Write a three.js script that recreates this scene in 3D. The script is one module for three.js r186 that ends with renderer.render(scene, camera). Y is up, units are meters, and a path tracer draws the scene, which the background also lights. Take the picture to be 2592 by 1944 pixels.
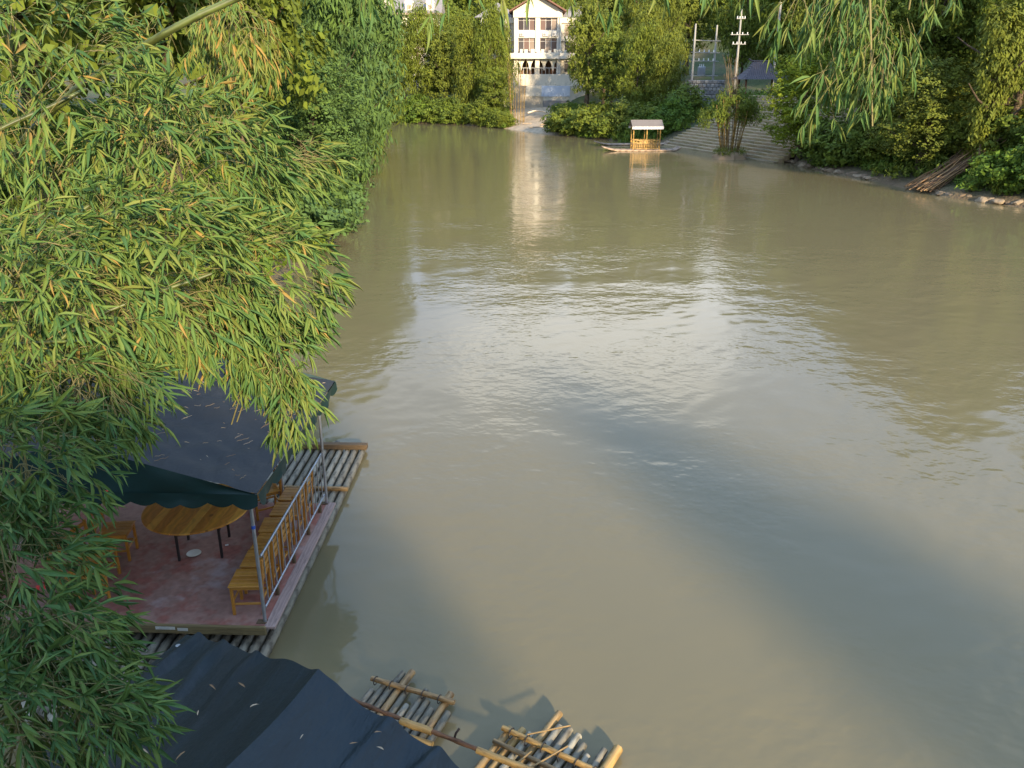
import * as THREE from 'three';
import { mergeGeometries } from 'three/addons/utils/BufferGeometryUtils.js';
import { ConvexGeometry } from 'three/addons/geometries/ConvexGeometry.js';
import { ImprovedNoise } from 'three/addons/math/ImprovedNoise.js';

// ---------------------------------------------------------------- camera, sky, sun, exposure
const scene = new THREE.Scene();
const camera = new THREE.PerspectiveCamera(50, 4 / 3, 0.1, 1500);
camera.position.set(0, 7.2, 0);
camera.rotation.set(-20.5 * Math.PI / 180, 0, 0);
const renderer = new THREE.WebGLRenderer({ antialias: true });
renderer.setSize(1024, 768);
renderer.toneMapping = THREE.LinearToneMapping;
renderer.toneMappingExposure = 1.9;
renderer.shadowMap.enabled = true;

const SUN = new THREE.Vector3(0.368, 0.292, 0.883).normalize();
const V3 = (x, y, z) => new THREE.Vector3(x, y, z);
const PN = new ImprovedNoise();
const noise = (x, y, z = 0) => PN.noise(x + 31.7, y + 11.3, z + 5.1);
const ss = (a, b, x) => { const t = Math.min(1, Math.max(0, (x - a) / (b - a))); return t * t * (3 - 2 * t); };
const mix = (a, b, t) => a + (b - a) * t;
function rng(s) { return () => { s |= 0; s = s + 0x6D2B79F5 | 0; let t = Math.imul(s ^ s >>> 15, 1 | s); t = t + Math.imul(t ^ t >>> 7, 61 | t) ^ t; return ((t ^ t >>> 14) >>> 0) / 4294967296; }; }
{
  const W = 1024, H = 512, data = new Float32Array(W * H * 4);
  for (let j = 0; j < H; j++) for (let i = 0; i < W; i++) {
    const el = ((j + 0.5) / H - 0.5) * Math.PI, az = ((i + 0.5) / W - 0.5) * 2 * Math.PI;
    const y = Math.max(0, Math.sin(el)), t = Math.pow(y, 0.55);
    let c = [mix(0.60, 0.17, t), mix(0.65, 0.34, t), mix(0.70, 0.68, t)];
    const k = 1 / (y + 0.22), px = Math.cos(az) * Math.cos(el) * k, pz = Math.sin(az) * Math.cos(el) * k;
    let f = 0, a = 0.55; for (let o = 0, q = 1.1; o < 5; o++, q *= 2.05, a *= 0.5) f += a * noise((px + 0.3) * q, (pz + 11.1) * q, 3 + o);
    const cl = ss(0.06, 0.4, f) * ss(0, 0.1, y) * 0.9;
    c = [mix(c[0], 1.06, cl), mix(c[1], 1.08, cl), mix(c[2], 1.1, cl)];
    const n = (j * W + i) * 4; data[n] = c[0]; data[n + 1] = c[1]; data[n + 2] = c[2]; data[n + 3] = 1;
  }
  const sky = new THREE.DataTexture(data, W, H, THREE.RGBAFormat, THREE.FloatType);
  sky.mapping = THREE.EquirectangularReflectionMapping; sky.magFilter = THREE.LinearFilter; sky.needsUpdate = true;
  scene.background = sky; scene.environment = sky;
  scene.backgroundIntensity = 1.25; scene.environmentIntensity = 1.25;
}
const sun = new THREE.DirectionalLight(new THREE.Color().setRGB(1, 0.82, 0.57), 5.0);
sun.position.copy(SUN).multiplyScalar(200).add(V3(5, 0, -60)); sun.target.position.set(5, 0, -60);
sun.castShadow = true; sun.shadow.mapSize.set(4096, 4096); sun.shadow.radius = 4;
Object.assign(sun.shadow.camera, { left: -140, right: 140, top: 120, bottom: -120, near: 1, far: 500 });
scene.add(sun, sun.target);

// ---------------------------------------------------------------- helpers
const used = {};
function numbered(n) { used[n] = (used[n] ?? -1) + 1; return used[n] ? n + '_' + String(used[n]).padStart(3, '0') : n; }
function add(name, geo, mat, parent) {
  const m = new THREE.Mesh(geo, mat); m.name = parent ? name : numbered(name); m.castShadow = m.receiveShadow = true; (parent || scene).add(m); return m;
}
function tag(o, label, category, group, kind) { o.userData = { label, category }; if (group) o.userData.group = group; if (kind) o.userData.kind = kind; return o; }
function thing(name, label, category, pos = [0, 0, 0], turn = 0, group) {
  const o = new THREE.Group(); o.name = numbered(name); o.position.set(...pos); o.rotation.y = turn; scene.add(o); return tag(o, label, category, group);
}
function copy(o, label, group) { const c = o.clone(); c.name = numbered(o.name.replace(/_\d+$/, '')); c.userData = { ...o.userData }; if (label) c.userData.label = label; if (group) c.userData.group = group; scene.add(c); return c; }
function struct(name, geo, mat, label) { const m = add(name, geo, mat); m.userData = { kind: 'structure' }; if (label) m.userData.label = label; return m; }
const toS = (c) => c <= 0.0031308 ? c * 12.92 : 1.055 * Math.pow(c, 1 / 2.4) - 0.055;
function tex(w, h, fn, srgb = true) {                       // fn(u, v) -> linear rgb or one number
  const d = new Uint8Array(w * h * 4);
  for (let j = 0; j < h; j++) for (let i = 0; i < w; i++) {
    let c = fn(i / w, j / h); if (typeof c === 'number') c = [c, c, c];
    for (let q = 0; q < 3; q++) d[(j * w + i) * 4 + q] = Math.max(0, Math.min(255, (srgb ? toS(Math.max(0, c[q])) : c[q]) * 255)); d[(j * w + i) * 4 + 3] = 255;
  }
  const t = new THREE.DataTexture(d, w, h); t.magFilter = THREE.LinearFilter; t.wrapS = t.wrapT = THREE.RepeatWrapping; if (srgb) t.colorSpace = THREE.SRGBColorSpace; t.needsUpdate = true; return t;
}
function rep(t, x, y) { const c = t.clone(); c.repeat.set(x, y); c.needsUpdate = true; return c; }
const G = 256, grid = (() => { const r = rng(99), a = new Float32Array(G * G); for (let i = 0; i < G * G; i++) a[i] = r(); return a; })();
function vn(x, y, p, s = 0) {                                // value noise that repeats after p cells
  const xi = Math.floor(x), yi = Math.floor(y), fx = x - xi, fy = y - yi, u = fx * fx * (3 - 2 * fx), v = fy * fy * (3 - 2 * fy);
  const g = (a, b) => grid[((((b % p) + p) % p) * 37 + s * 101 & 255) * G + ((((a % p) + p) % p) * 53 + s * 17 & 255)];
  return mix(mix(g(xi, yi), g(xi + 1, yi), u), mix(g(xi, yi + 1), g(xi + 1, yi + 1), u), v);
}
function fb(u, v, p, o = 4, s = 0) { let f = 0, a = 0.5, n = 0; for (let i = 0; i < o; i++, p *= 2, a *= 0.55) { f += a * vn(u * p, v * p, p, s + i); n += a; } return f / n; }
const rgb = (r, g, b) => new THREE.Color().setRGB(r, g, b);
function std(c, o = {}) { const { n, ...rest } = o; const m = new THREE.MeshStandardMaterial({ color: Array.isArray(c) ? rgb(...c) : c, roughness: 0.8, ...rest }); return m; }
function boxUV(g) {                                         // uv in metres, u along the longest side
  g = g.index ? g.toNonIndexed() : g; g.computeVertexNormals(); g.computeBoundingBox();
  const s = g.boundingBox.getSize(V3()), L = ['x', 'y', 'z'].sort((a, b) => s[b] - s[a])[0], p = g.attributes.position, n = g.attributes.normal, uv = new Float32Array(p.count * 2), I = { x: 0, y: 1, z: 2 };
  for (let i = 0; i < p.count; i++) {
    const a = [Math.abs(n.getX(i)), Math.abs(n.getY(i)), Math.abs(n.getZ(i))], k = a.indexOf(Math.max(...a)), q = [p.getX(i), p.getY(i), p.getZ(i)];
    const l = I[L]; let c1, c2; if (k === l) { [c1, c2] = [0, 1, 2].filter((z) => z !== l); } else { c1 = l; c2 = [0, 1, 2].find((z) => z !== l && z !== k); }
    uv[i * 2] = q[c1]; uv[i * 2 + 1] = q[c2] + 0.37 * k;
  }
  g.setAttribute('uv', new THREE.BufferAttribute(uv, 2)); return g;
}
const boxCache = {};
function box(w, h, d, c = 0.006) {                          // a box with chamfered edges
  const key = [w, h, d, c].map((v) => v.toFixed(4)).join(); if (boxCache[key]) return boxCache[key];
  const pts = [], x = w / 2, y = h / 2, z = d / 2; c = Math.min(c, x * 0.6, y * 0.6, z * 0.6);
  for (const i of [-1, 1]) for (const j of [-1, 1]) for (const k of [-1, 1]) pts.push(V3(i * (x - c), j * (y - c), k * z), V3(i * (x - c), j * y, k * (z - c)), V3(i * x, j * (y - c), k * (z - c)));
  const g = new ConvexGeometry(pts); return boxCache[key] = boxUV(g);
}
function put(m, x, y, z, rx = 0, ry = 0, rz = 0) { m.position.set(x, y, z); m.rotation.set(rx, ry, rz); return m; }
function tube(pts, rad, seg = 8, cap = true) {              // rad: number or function(t, metres along)
  const P = pts.map((p) => p.isVector3 ? p : V3(...p)), pos = [], uv = [], nor = [], idx = [], n = P.length; let s = 0, N = null;
  for (let i = 0; i < n; i++) {
    const T = P[Math.min(i + 1, n - 1)].clone().sub(P[Math.max(i - 1, 0)]).normalize(); if (i) s += P[i].distanceTo(P[i - 1]);
    if (!N) { N = Math.abs(T.y) < 0.9 ? V3(0, 1, 0) : V3(1, 0, 0); } N = N.clone().sub(T.clone().multiplyScalar(N.dot(T))).normalize(); const B = T.clone().cross(N);
    const r = typeof rad === 'number' ? rad : rad(i / (n - 1), s);
    for (let j = 0; j <= seg; j++) { const a = j / seg * 2 * Math.PI, c = Math.cos(a), d = Math.sin(a); const q = N.clone().multiplyScalar(c).addScaledVector(B, d); pos.push(P[i].x + q.x * r, P[i].y + q.y * r, P[i].z + q.z * r); nor.push(q.x, q.y, q.z); uv.push(s, j / seg); }
    if (i) for (let j = 0; j < seg; j++) { const a = (i - 1) * (seg + 1) + j, b = a + seg + 1; idx.push(a, a + 1, b, b, a + 1, b + 1); }
  }
  if (cap) for (const e of [0, n - 1]) {
    const T = P[e].clone().sub(P[e ? n - 2 : 1]).normalize(), c0 = pos.length / 3; pos.push(P[e].x, P[e].y, P[e].z); nor.push(T.x, T.y, T.z); uv.push(0, 0);
    for (let j = 0; j <= seg; j++) { const q = (e * (seg + 1) + j) * 3; pos.push(pos[q], pos[q + 1], pos[q + 2]); nor.push(T.x, T.y, T.z); uv.push(0.02, j / seg); }
    for (let j = 0; j < seg; j++) e ? idx.push(c0, c0 + 1 + j, c0 + 2 + j) : idx.push(c0, c0 + 2 + j, c0 + 1 + j);
  }
  const g = new THREE.BufferGeometry(); g.setAttribute('position', new THREE.Float32BufferAttribute(pos, 3)); g.setAttribute('normal', new THREE.Float32BufferAttribute(nor, 3)); g.setAttribute('uv', new THREE.Float32BufferAttribute(uv, 2)); g.setIndex(idx); return g;
}
function line(a, b, n, wob = 0, r = Math.random) { const o = [], A = V3(...a), B = V3(...b); for (let i = 0; i <= n; i++) { const p = A.clone().lerp(B, i / n); if (wob) { p.x += (r() - 0.5) * wob; p.y += (r() - 0.5) * wob; p.z += (r() - 0.5) * wob; } o.push(p); } return o; }
function bambooPole(len, r0, rand, taper = 0.12, bend = 0) {   // lies along -z from the origin, with nodes
  const step = 0.28 + rand() * 0.1, pts = [], rs = []; let z = 0, k = rand() * step;
  const push = (zz, f) => { pts.push(V3(Math.sin(zz / len * 3) * bend, Math.sin(zz / len * 2 + 1) * bend * 0.4, -zz)); rs.push(r0 * (1 - taper * zz / len) * f); };
  push(0, 1);
  for (z = k + 0.05; z < len - 0.05; z += step) { push(z - 0.02, 1); push(z - 0.006, 1.1); push(z + 0.006, 1.1); push(z + 0.02, 0.985); }
  push(len, 1);
  return tube(pts, (t) => rs[Math.round(t * (rs.length - 1))], 9);
}
function sheet(nu, nv, fn, uvm = [1, 1]) {                   // fn(u, v) -> [x, y, z]
  const pos = [], uv = [], idx = [];
  for (let j = 0; j <= nv; j++) for (let i = 0; i <= nu; i++) { pos.push(...fn(i / nu, j / nv)); uv.push(i / nu * uvm[0], j / nv * uvm[1]); }
  for (let j = 0; j < nv; j++) for (let i = 0; i < nu; i++) { const a = j * (nu + 1) + i, b = a + nu + 1; idx.push(a, a + 1, b, b, a + 1, b + 1); }
  const g = new THREE.BufferGeometry(); g.setAttribute('position', new THREE.Float32BufferAttribute(pos, 3)); g.setAttribute('uv', new THREE.Float32BufferAttribute(uv, 2)); g.setIndex(idx); g.computeVertexNormals(); return g;
}

// ---------------------------------------------------------------- materials
const grainTex = tex(512, 256, (u, v) => { const g = fb(u, v * 8, 4, 3, 2), w = fb(u * 2, v, 6, 4, 5), l = Math.sin((v * 30 + g * 5 + w * 3) * 2); const k = 0.62 + 0.3 * g + 0.12 * l + 0.2 * (w - 0.5); return [k, k * 0.94, k * 0.84]; });
const knotTex = tex(512, 512, (u, v) => {
  let k = 0.66 + 0.25 * fb(u * 1, v * 6, 4, 4, 3) + 0.08 * Math.sin((v * 40 + fb(u, v, 4, 3, 1) * 9) * 2), r = 1;
  for (const [a, b, s] of [[0.15, 0.3, 0.02], [0.52, 0.72, 0.025], [0.8, 0.12, 0.016], [0.38, 0.1, 0.018], [0.9, 0.55, 0.022], [0.65, 0.4, 0.013]]) { const d = Math.hypot((u - a) / 1.6, v - b) / s; r *= 1 - 0.6 * ss(1.2, 0.5, d); }
  return [k * r, k * r * mix(0.8, 0.95, r), k * r * mix(0.7, 0.85, r)];
});
const pine = [[0.66, 0.3, 0.05], [0.72, 0.35, 0.065], [0.6, 0.26, 0.04]].map((c) => std(c, { map: rep(grainTex, 1.6, 3.2), roughness: 0.38 }));
const tablePine = [[0.78, 0.36, 0.055], [0.64, 0.26, 0.04], [0.86, 0.44, 0.08], [0.7, 0.3, 0.05]].map((c, i) => { const t = rep(knotTex, 0.8, 0.8); t.offset.set(i * 0.27, i * 0.41); return std(c, { map: t, roughness: 0.32 }); });
const poleTex = tex(512, 128, (u, v) => { const g = fb(u * 1, v * 3, 8, 4, 4), s = fb(u * 3, v, 4, 4, 9), d = ss(0.42, 0.75, s); const k = 0.55 + 0.5 * g; return [mix(k, k * 0.45, d), mix(k * 0.97, k * 0.42, d), mix(k * 0.88, k * 0.36, d)]; });
const poleBump = tex(256, 128, (u, v) => fb(u, v * 4, 8, 4, 6), false);
const bambooGrey = [[0.36, 0.33, 0.26], [0.28, 0.25, 0.19], [0.45, 0.42, 0.33], [0.22, 0.2, 0.15]].map((c) => std(c, { map: rep(poleTex, 0.55, 1), bumpMap: rep(poleBump, 1.5, 1), bumpScale: 0.004, roughness: 0.75 }));
const bambooTan = [[0.5, 0.33, 0.14], [0.56, 0.36, 0.13], [0.42, 0.27, 0.12]].map((c) => std(c, { map: rep(poleTex, 0.4, 1), bumpMap: rep(poleBump, 1.5, 1), bumpScale: 0.003, roughness: 0.6 }));
const brownTimber = std([0.16, 0.11, 0.06], { map: rep(grainTex, 0.8, 2), roughness: 0.85 });
const mossTimber = std([0.26, 0.2, 0.09], { map: rep(grainTex, 0.7, 2), roughness: 0.85 });
const steel = std([0.55, 0.57, 0.6], { roughness: 0.35, metalness: 0.75, map: rep(tex(128, 64, (u, v) => 0.65 + 0.4 * fb(u, v, 6, 3, 3)), 2, 1) });
const darkSteel = std([0.035, 0.025, 0.022], { roughness: 0.55 });
const bluePaint = std([0.03, 0.1, 0.45], { roughness: 0.5 });
const carpet = std([1, 1, 1], { roughness: 0.95, bumpMap: rep(tex(256, 256, (u, v) => fb(u, v, 32, 3, 8), false), 2, 2), bumpScale: 0.002,
  map: tex(1024, 1024, (u, v) => { const a = fb(u, v, 11, 5, 1), b = fb(u, v * 1.0, 26, 4, 2), r = ss(0.44, 0.68, a * 0.55 + b * 0.5), s = ss(0.6, 0.78, fb(u + 0.3, v, 9, 5, 4)), d = fb(u, v, 64, 2, 7); let c = [mix(0.34, 0.31, r), mix(0.19, 0.115, r), mix(0.14, 0.08, r)]; c = c.map((q, i) => mix(q, [0.42, 0.32, 0.29][i], s * 0.8) * (0.78 + 0.44 * d)); return c; }) });
const clothBump = tex(512, 512, (u, v) => 0.7 * fb(u, v, 6, 5, 3) + 0.3 * fb(u * 4, v, 8, 3, 6), false);
const tarpDust = tex(512, 512, (u, v) => { const k = 0.7 + 0.35 * fb(u, v, 5, 5, 8) + 0.35 * ss(0.62, 0.8, fb(u, v, 14, 4, 2)); return [k, k, k * 0.98]; });
const charcoal = std([0.022, 0.024, 0.024], { map: rep(tarpDust, 1, 1), bumpMap: clothBump, bumpScale: 0.03, roughness: 0.7, side: THREE.DoubleSide });
const greenCloth = std([0.007, 0.034, 0.028], { map: rep(tarpDust, 1, 1), roughness: 0.6, side: THREE.DoubleSide });
const navyTarp = std([0.005, 0.016, 0.02], { map: rep(tarpDust, 1, 1), bumpMap: clothBump, bumpScale: 0.02, roughness: 0.55, side: THREE.DoubleSide });
const white = std([0.72, 0.7, 0.64], { roughness: 0.6 });
const bark = std([0.16, 0.115, 0.075], { map: rep(poleTex, 0.5, 2), bumpMap: rep(poleBump, 1, 2), bumpScale: 0.02, roughness: 0.9 });
const paleBark = std([0.34, 0.24, 0.14], { map: rep(poleTex, 0.5, 2), roughness: 0.9 });

// ---------------------------------------------------------------- terrain and water
const LEFT = [[44, 70], [32, 40], [26, 26], [18, 19], [11.5, 12.5], [5, 5], [1.2, -1.5], [-2, -4.2], [-5.5, -5.5], [-7.8, -8], [-8.4, -14], [-8.3, -25], [-8.4, -38], [-9.5, -44], [-12.5, -54], [-16, -80], [-19, -105], [-26, -122], [-45, -134], [-90, -146], [-330, -180]];
const RIGHT = [[80, 70], [60, 20], [48, -5], [38, -30], [31, -45], [29.8, -48.4], [27.3, -53.3], [26.5, -60.6], [25.3, -66.6], [24.2, -75], [22, -80], [17.6, -92], [10.4, -105], [4.5, -113.5], [-1.1, -126], [-7.7, -135.5], [-18, -142.4], [-24, -147], [-50, -158], [-100, -172], [-330, -210]];
function dist(line2, x, z) { let b = 1e9; for (let i = 0; i + 1 < line2.length; i++) { const [ax, az] = line2[i], [bx, bz] = line2[i + 1], dx = bx - ax, dz = bz - az, t = Math.max(0, Math.min(1, ((x - ax) * dx + (z - az) * dz) / (dx * dx + dz * dz))); b = Math.min(b, Math.hypot(x - ax - t * dx, z - az - t * dz)); } return b; }
const RIVER = [...LEFT, ...RIGHT.slice().reverse()];
function inRiver(x, z) { let c = false; for (let i = 0, j = RIVER.length - 1; i < RIVER.length; j = i++) { const [xi, zi] = RIVER[i], [xj, zj] = RIVER[j]; if (zi > z !== zj > z && x < (xj - xi) * (z - zi) / (zj - zi) + xi) c = !c; } return c; }
function ground(x, z) {
  const dl = dist(LEFT, x, z), dr = dist(RIGHT, x, z);
  if (inRiver(x, z)) return Math.max(-2.5, -0.1 - 0.4 * Math.min(dl, dr));
  const nz = noise(x * 0.12, z * 0.12), n2 = noise(x * 0.5, z * 0.5, 4);
  if (dl < dr) {
    const near = ss(-14, -9, z), h1 = 5.5 * ss(-0.3, 4.2, dl), h2 = 0.35 * ss(0, 0.6, dl) + 4.5 * ss(0, 11, dl) + 20 * ss(30, 120, dl);
    return mix(h2, h1, near) + (nz * 0.6 + n2 * 0.18) * ss(0.5, 4, dl) * (1 - near);
  }
  const far = ss(-96, -108, z), h1 = 0.3 * ss(0, 0.5, dr) + 5 * ss(0, 12, dr) + 26 * ss(30, 130, dr);
  const h2 = 0.25 * ss(0, 0.5, dr) + 2.0 * ss(0, 13, dr) + 3.2 * ss(17, 26, dr) + 2 * ss(26, 36, dr) + 48 * ss(52, 170, dr);
  let h = mix(h1, h2, far) + (nz * 0.5 + n2 * 0.15) * ss(0.5, 5, dr);
  const st = ss(-74, -76, z) * ss(-101, -98, z); if (st > 0) h = mix(h, Math.min(h, 0.46 * dr - 0.55), st);
  return h;
}
function axis(segs) { const o = []; for (const [a, b, s] of segs) for (let x = a; x < b - 1e-6; x += s) o.push(x); o.push(segs[segs.length - 1][1]); return o; }
function gridGeo(xs, zs, hf) {
  const pos = [], uv = [], idx = []; for (const z of zs) for (const x of xs) { pos.push(x, hf(x, z), z); uv.push(x, z); }
  const n = xs.length; for (let j = 0; j + 1 < zs.length; j++) for (let i = 0; i + 1 < n; i++) { const a = j * n + i, b = a + n; idx.push(a, b, a + 1, b, b + 1, a + 1); }
  const g = new THREE.BufferGeometry(); g.setAttribute('position', new THREE.Float32BufferAttribute(pos, 3)); g.setAttribute('uv', new THREE.Float32BufferAttribute(uv, 2)); g.setIndex(idx); g.computeVertexNormals(); return g;
}
{
  const xs = axis([[-340, -60, 14], [-60, -30, 3], [-30, 45, 1], [45, 75, 2.5], [75, 340, 14]]), zs = axis([[-420, -190, 10], [-190, -155, 3.5], [-155, -100, 1], [-100, 6, 0.9], [6, 76, 5]]);
  const g = gridGeo(xs, zs, ground), p = g.attributes.position, col = [];
  for (let i = 0; i < p.count; i++) {
    const x = p.getX(i), y = p.getY(i), z = p.getZ(i), n = noise(x * 0.35, z * 0.35, 9), m = noise(x * 0.1, z * 0.1, 2);
    const sand = ss(7, 4, Math.abs(x - 3.5 - n * 2)) * ss(-112, -114, z) * ss(-150, -146, z) * ss(4.5, 2.5, y + n), mud = ss(0.7, 0.2, y + n * 0.35), g0 = [0.075 + m * 0.03, 0.10 + m * 0.03, 0.03];
    let c = g0.map((q, k) => mix(q, [0.13, 0.095, 0.055][k], ss(-0.05, 0.35, n) * 0.7)); c = c.map((q, k) => mix(q, [0.17, 0.12, 0.065][k], mud)); c = c.map((q, k) => mix(q, [0.52, 0.4, 0.26][k], sand)); col.push(...c);
  }
  g.setAttribute('color', new THREE.Float32BufferAttribute(col, 3));
  const t = tex(512, 512, (u, v) => 0.55 + 0.75 * fb(u, v, 8, 6, 3));
  struct('ground', g, std([1, 1, 1], { vertexColors: true, map: rep(t, 0.25, 0.25), bumpMap: rep(tex(512, 512, (u, v) => fb(u, v, 12, 6, 5), false), 0.5, 0.5), bumpScale: 0.12, roughness: 0.95 }), 'earth banks and wooded hillside around the river');
}
function wave(x, z) {
  const wx = noise(x * 0.11, z * 0.09, 1) * 3.2, wz = noise(x * 0.1, z * 0.11, 7) * 3.2, X = x + wx, Z = z + wz;
  const calm = ss(-0.32, 0.3, noise(x * 0.085, z * 0.06, 12) + 0.22 * ss(9, 3, Math.abs(x - 2.5 + z * 0.02)) - 0.1 * ss(-45, -80, z));
  const fade = ss(-60, -18, z) * 0.8 + 0.2;
  return (0.020 * noise(X * 0.42, Z * 0.42, 3) + (0.009 * noise(X * 1.05 + Z * 0.3, Z * 1.05, 5) + 0.008 * noise(X * 2.1, Z * 2.6 + X * 0.6, 8)) * (0.25 + calm)) * fade * 0.7;
}
{
  const xs = axis([[-340, -60, 20], [-60, -14, 2], [-14, -9, 0.4], [-9, 16, 0.13], [16, 36, 0.25], [36, 80, 3], [80, 340, 20]]), zs = []; let z = 76; while (z > 0) { zs.push(z); z -= 6; } z = 0;
  while (z > -4) { zs.push(z); z -= 0.5; } while (z > -26) { zs.push(z); z -= 0.12; } let s = 0.12; while (z > -175) { zs.push(z); s *= 1.022; z -= s; } while (z > -420) { zs.push(z); z -= 20; } zs.reverse();
  const g = gridGeo(xs, zs, wave);
  const rip = tex(1024, 1024, (u, v) => { const a = fb(u + 0.02 * Math.sin(v * 6.283), v, 10, 4, 11), b = fb(u, v, 34, 3, 3); const k = 0.25 + 0.95 * ss(0.4, 0.62, fb(u, v, 3, 3, 7)); return 0.5 + ((0.62 * a + 0.38 * b) - 0.5) * k; }, false);
  const w = new THREE.MeshPhysicalMaterial({ color: rgb(0.186, 0.154, 0.079), roughness: 0.085, ior: 1.33, bumpMap: rep(rip, 1 / 9, 1 / 7), bumpScale: 0.018 });
  struct('river_water', g, w, 'muddy olive river water with soft swirls and ripples');
}

// ---------------------------------------------------------------- foliage tools
function leafTemplate(curl, fold) {                          // unit bamboo leaf along +z, normal +y
  const S = [[0, 0.08], [0.12, 0.62], [0.38, 1], [0.72, 0.62], [1, 0.0]], pos = [], idx = [];
  S.forEach(([t, w], i) => { const y = -curl * t * t, h = w * 0.5; if (i === 4) pos.push(0, y, t); else pos.push(-h, y + fold * h, t, 0, y, t, h, y + fold * h, t); });
  for (let i = 0; i < 3; i++) { const a = i * 3, b = a + 3; idx.push(a, a + 1, b, b, a + 1, b + 1, a + 1, a + 2, b + 1, b + 1, a + 2, b + 2); }
  idx.push(9, 10, 12, 10, 11, 12);
  const g = new THREE.BufferGeometry(); g.setAttribute('position', new THREE.Float32BufferAttribute(pos, 3)); g.setIndex(idx); g.computeVertexNormals(); return g;
}
const LEAF = [leafTemplate(0.05, 0.16), leafTemplate(0.2, 0.22), leafTemplate(0.38, 0.12), leafTemplate(-0.06, 0.2)];
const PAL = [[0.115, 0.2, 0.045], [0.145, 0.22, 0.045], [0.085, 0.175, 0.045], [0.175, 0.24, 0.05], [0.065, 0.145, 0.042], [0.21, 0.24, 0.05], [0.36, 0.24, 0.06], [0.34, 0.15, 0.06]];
const leafMat = (c, o = {}) => new THREE.MeshPhysicalMaterial({ color: rgb(...c), roughness: 0.6, specularIntensity: 0.4, transmission: 0.3, thickness: 0, side: THREE.DoubleSide, ...o });
const PALM = PAL.map((c) => leafMat(c)), leafVC = leafMat([1, 1, 1], { vertexColors: true });
const UPV = V3(0, 1, 0);
function leafMatrix(p, d, n, len, wid) { const z = d.clone().normalize(), x = n.clone().cross(z); if (x.lengthSq() < 1e-5) x.set(1, 0, 0); x.normalize(); const y = z.clone().cross(x); return new THREE.Matrix4().makeBasis(x, y, z).scale(V3(wid, len, len)).setPosition(p); }
function spray(out, twigs, p0, dir, len, nl, L, r, pal, droop = 0.5) { L *= 0.68 + 0.62 * r(); droop *= 0.6 + 0.9 * r();   // one drooping twig with its leaves
  const pts = [], d = dir.clone().normalize(); let p = p0.clone(); const n = 5;
  for (let i = 0; i <= n; i++) { pts.push(p.clone()); d.y -= droop * 0.09; d.normalize(); p = p.clone().addScaledVector(d, len / n); }
  twigs.push(tube(pts, (t) => 0.0026 * (1 - 0.65 * t) * Math.sqrt(L / 0.16), 3, false));
  const side = V3(r() - 0.5, r() - 0.5, r() - 0.5).cross(d).normalize();
  for (let i = 0; i < nl; i++) {
    const t = i < 3 ? 1 : 0.3 + 0.7 * r(), k = Math.min(n - 1, Math.floor(t * n)), q = pts[k].clone().lerp(pts[k + 1], t * n - k), T = pts[k + 1].clone().sub(pts[k]).normalize();
    const s = side.clone().applyAxisAngle(T, (i % 2) * Math.PI + (r() - 0.5) * 1.7), a = 0.1 + r() * 0.68, ld = T.clone().multiplyScalar(Math.cos(a)).addScaledVector(s, Math.sin(a)); ld.y -= droop * (0.25 + r() * 0.45); ld.normalize();
    const nn = V3(dir.x * 0.45, 0.55, dir.z * 0.45 + 0.25).add(V3(r() - 0.5, r() - 0.5, r() - 0.5).multiplyScalar(1.15)).addScaledVector(ld, -0.2);
    const l = L * (0.42 + 0.78 * r());
    out.push({ m: leafMatrix(q, ld, nn, l, l * (0.1 + 0.045 * r())), p: q, c: pal[Math.floor(r() * pal.length)], v: Math.floor(r() * 4), l });
  }
}
function mergeLeaves(list) {
  let nv = 0, ni = 0; for (const f of list) { nv += 13; ni += 42; }
  const pos = new Float32Array(nv * 3), nor = new Float32Array(nv * 3), col = new Float32Array(nv * 3), idx = new Uint32Array(ni); let o = 0, q = 0; const v = V3(), N = new THREE.Matrix3();
  for (const f of list) {
    const g = LEAF[f.v], gp = g.attributes.position, gn = g.attributes.normal, gi = g.index, c = PAL[f.c], k = f.k ?? 1; N.getNormalMatrix(f.m);
    for (let i = 0; i < 13; i++) { v.fromBufferAttribute(gp, i).applyMatrix4(f.m).toArray(pos, (o + i) * 3); v.fromBufferAttribute(gn, i).applyMatrix3(N).normalize().toArray(nor, (o + i) * 3); col[(o + i) * 3] = c[0] * k; col[(o + i) * 3 + 1] = c[1] * k; col[(o + i) * 3 + 2] = c[2] * k; }
    for (let i = 0; i < gi.count; i++) idx[q++] = gi.getX(i) + o; o += 13;
  }
  const g = new THREE.BufferGeometry(); g.setAttribute('position', new THREE.BufferAttribute(pos, 3)); g.setAttribute('normal', new THREE.BufferAttribute(nor, 3)); g.setAttribute('color', new THREE.BufferAttribute(col, 3)); g.setIndex(new THREE.BufferAttribute(idx, 1)); return g;
}
function leavesOf(root, list, cell) {                        // the leaves that show largest become parts, the rest one part
  const eye = camera.position, bins = new Map();
  for (const f of list) { const d = f.p.clone().sub(eye), R = d.length(), key = Math.round(Math.atan2(d.x, -d.z) / cell) + '/' + Math.round(Math.asin(d.y / R) / cell); const b = bins.get(key); if (!b || R < b.R) bins.set(key, { R, f }); }
  const top = new Set([...bins.values()].sort((a, b) => b.f.l / b.R - a.f.l / a.R).slice(0, 300).map((b) => b.f));
  for (const f of top) { const m = add('leaf', LEAF[f.v], PALM[f.c], root); m.applyMatrix4(f.m); }
  const rest = list.filter((f) => !top.has(f)); const m = add('foliage', mergeLeaves(rest), leafVC, root); m.userData.kind = 'stuff';
}
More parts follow.
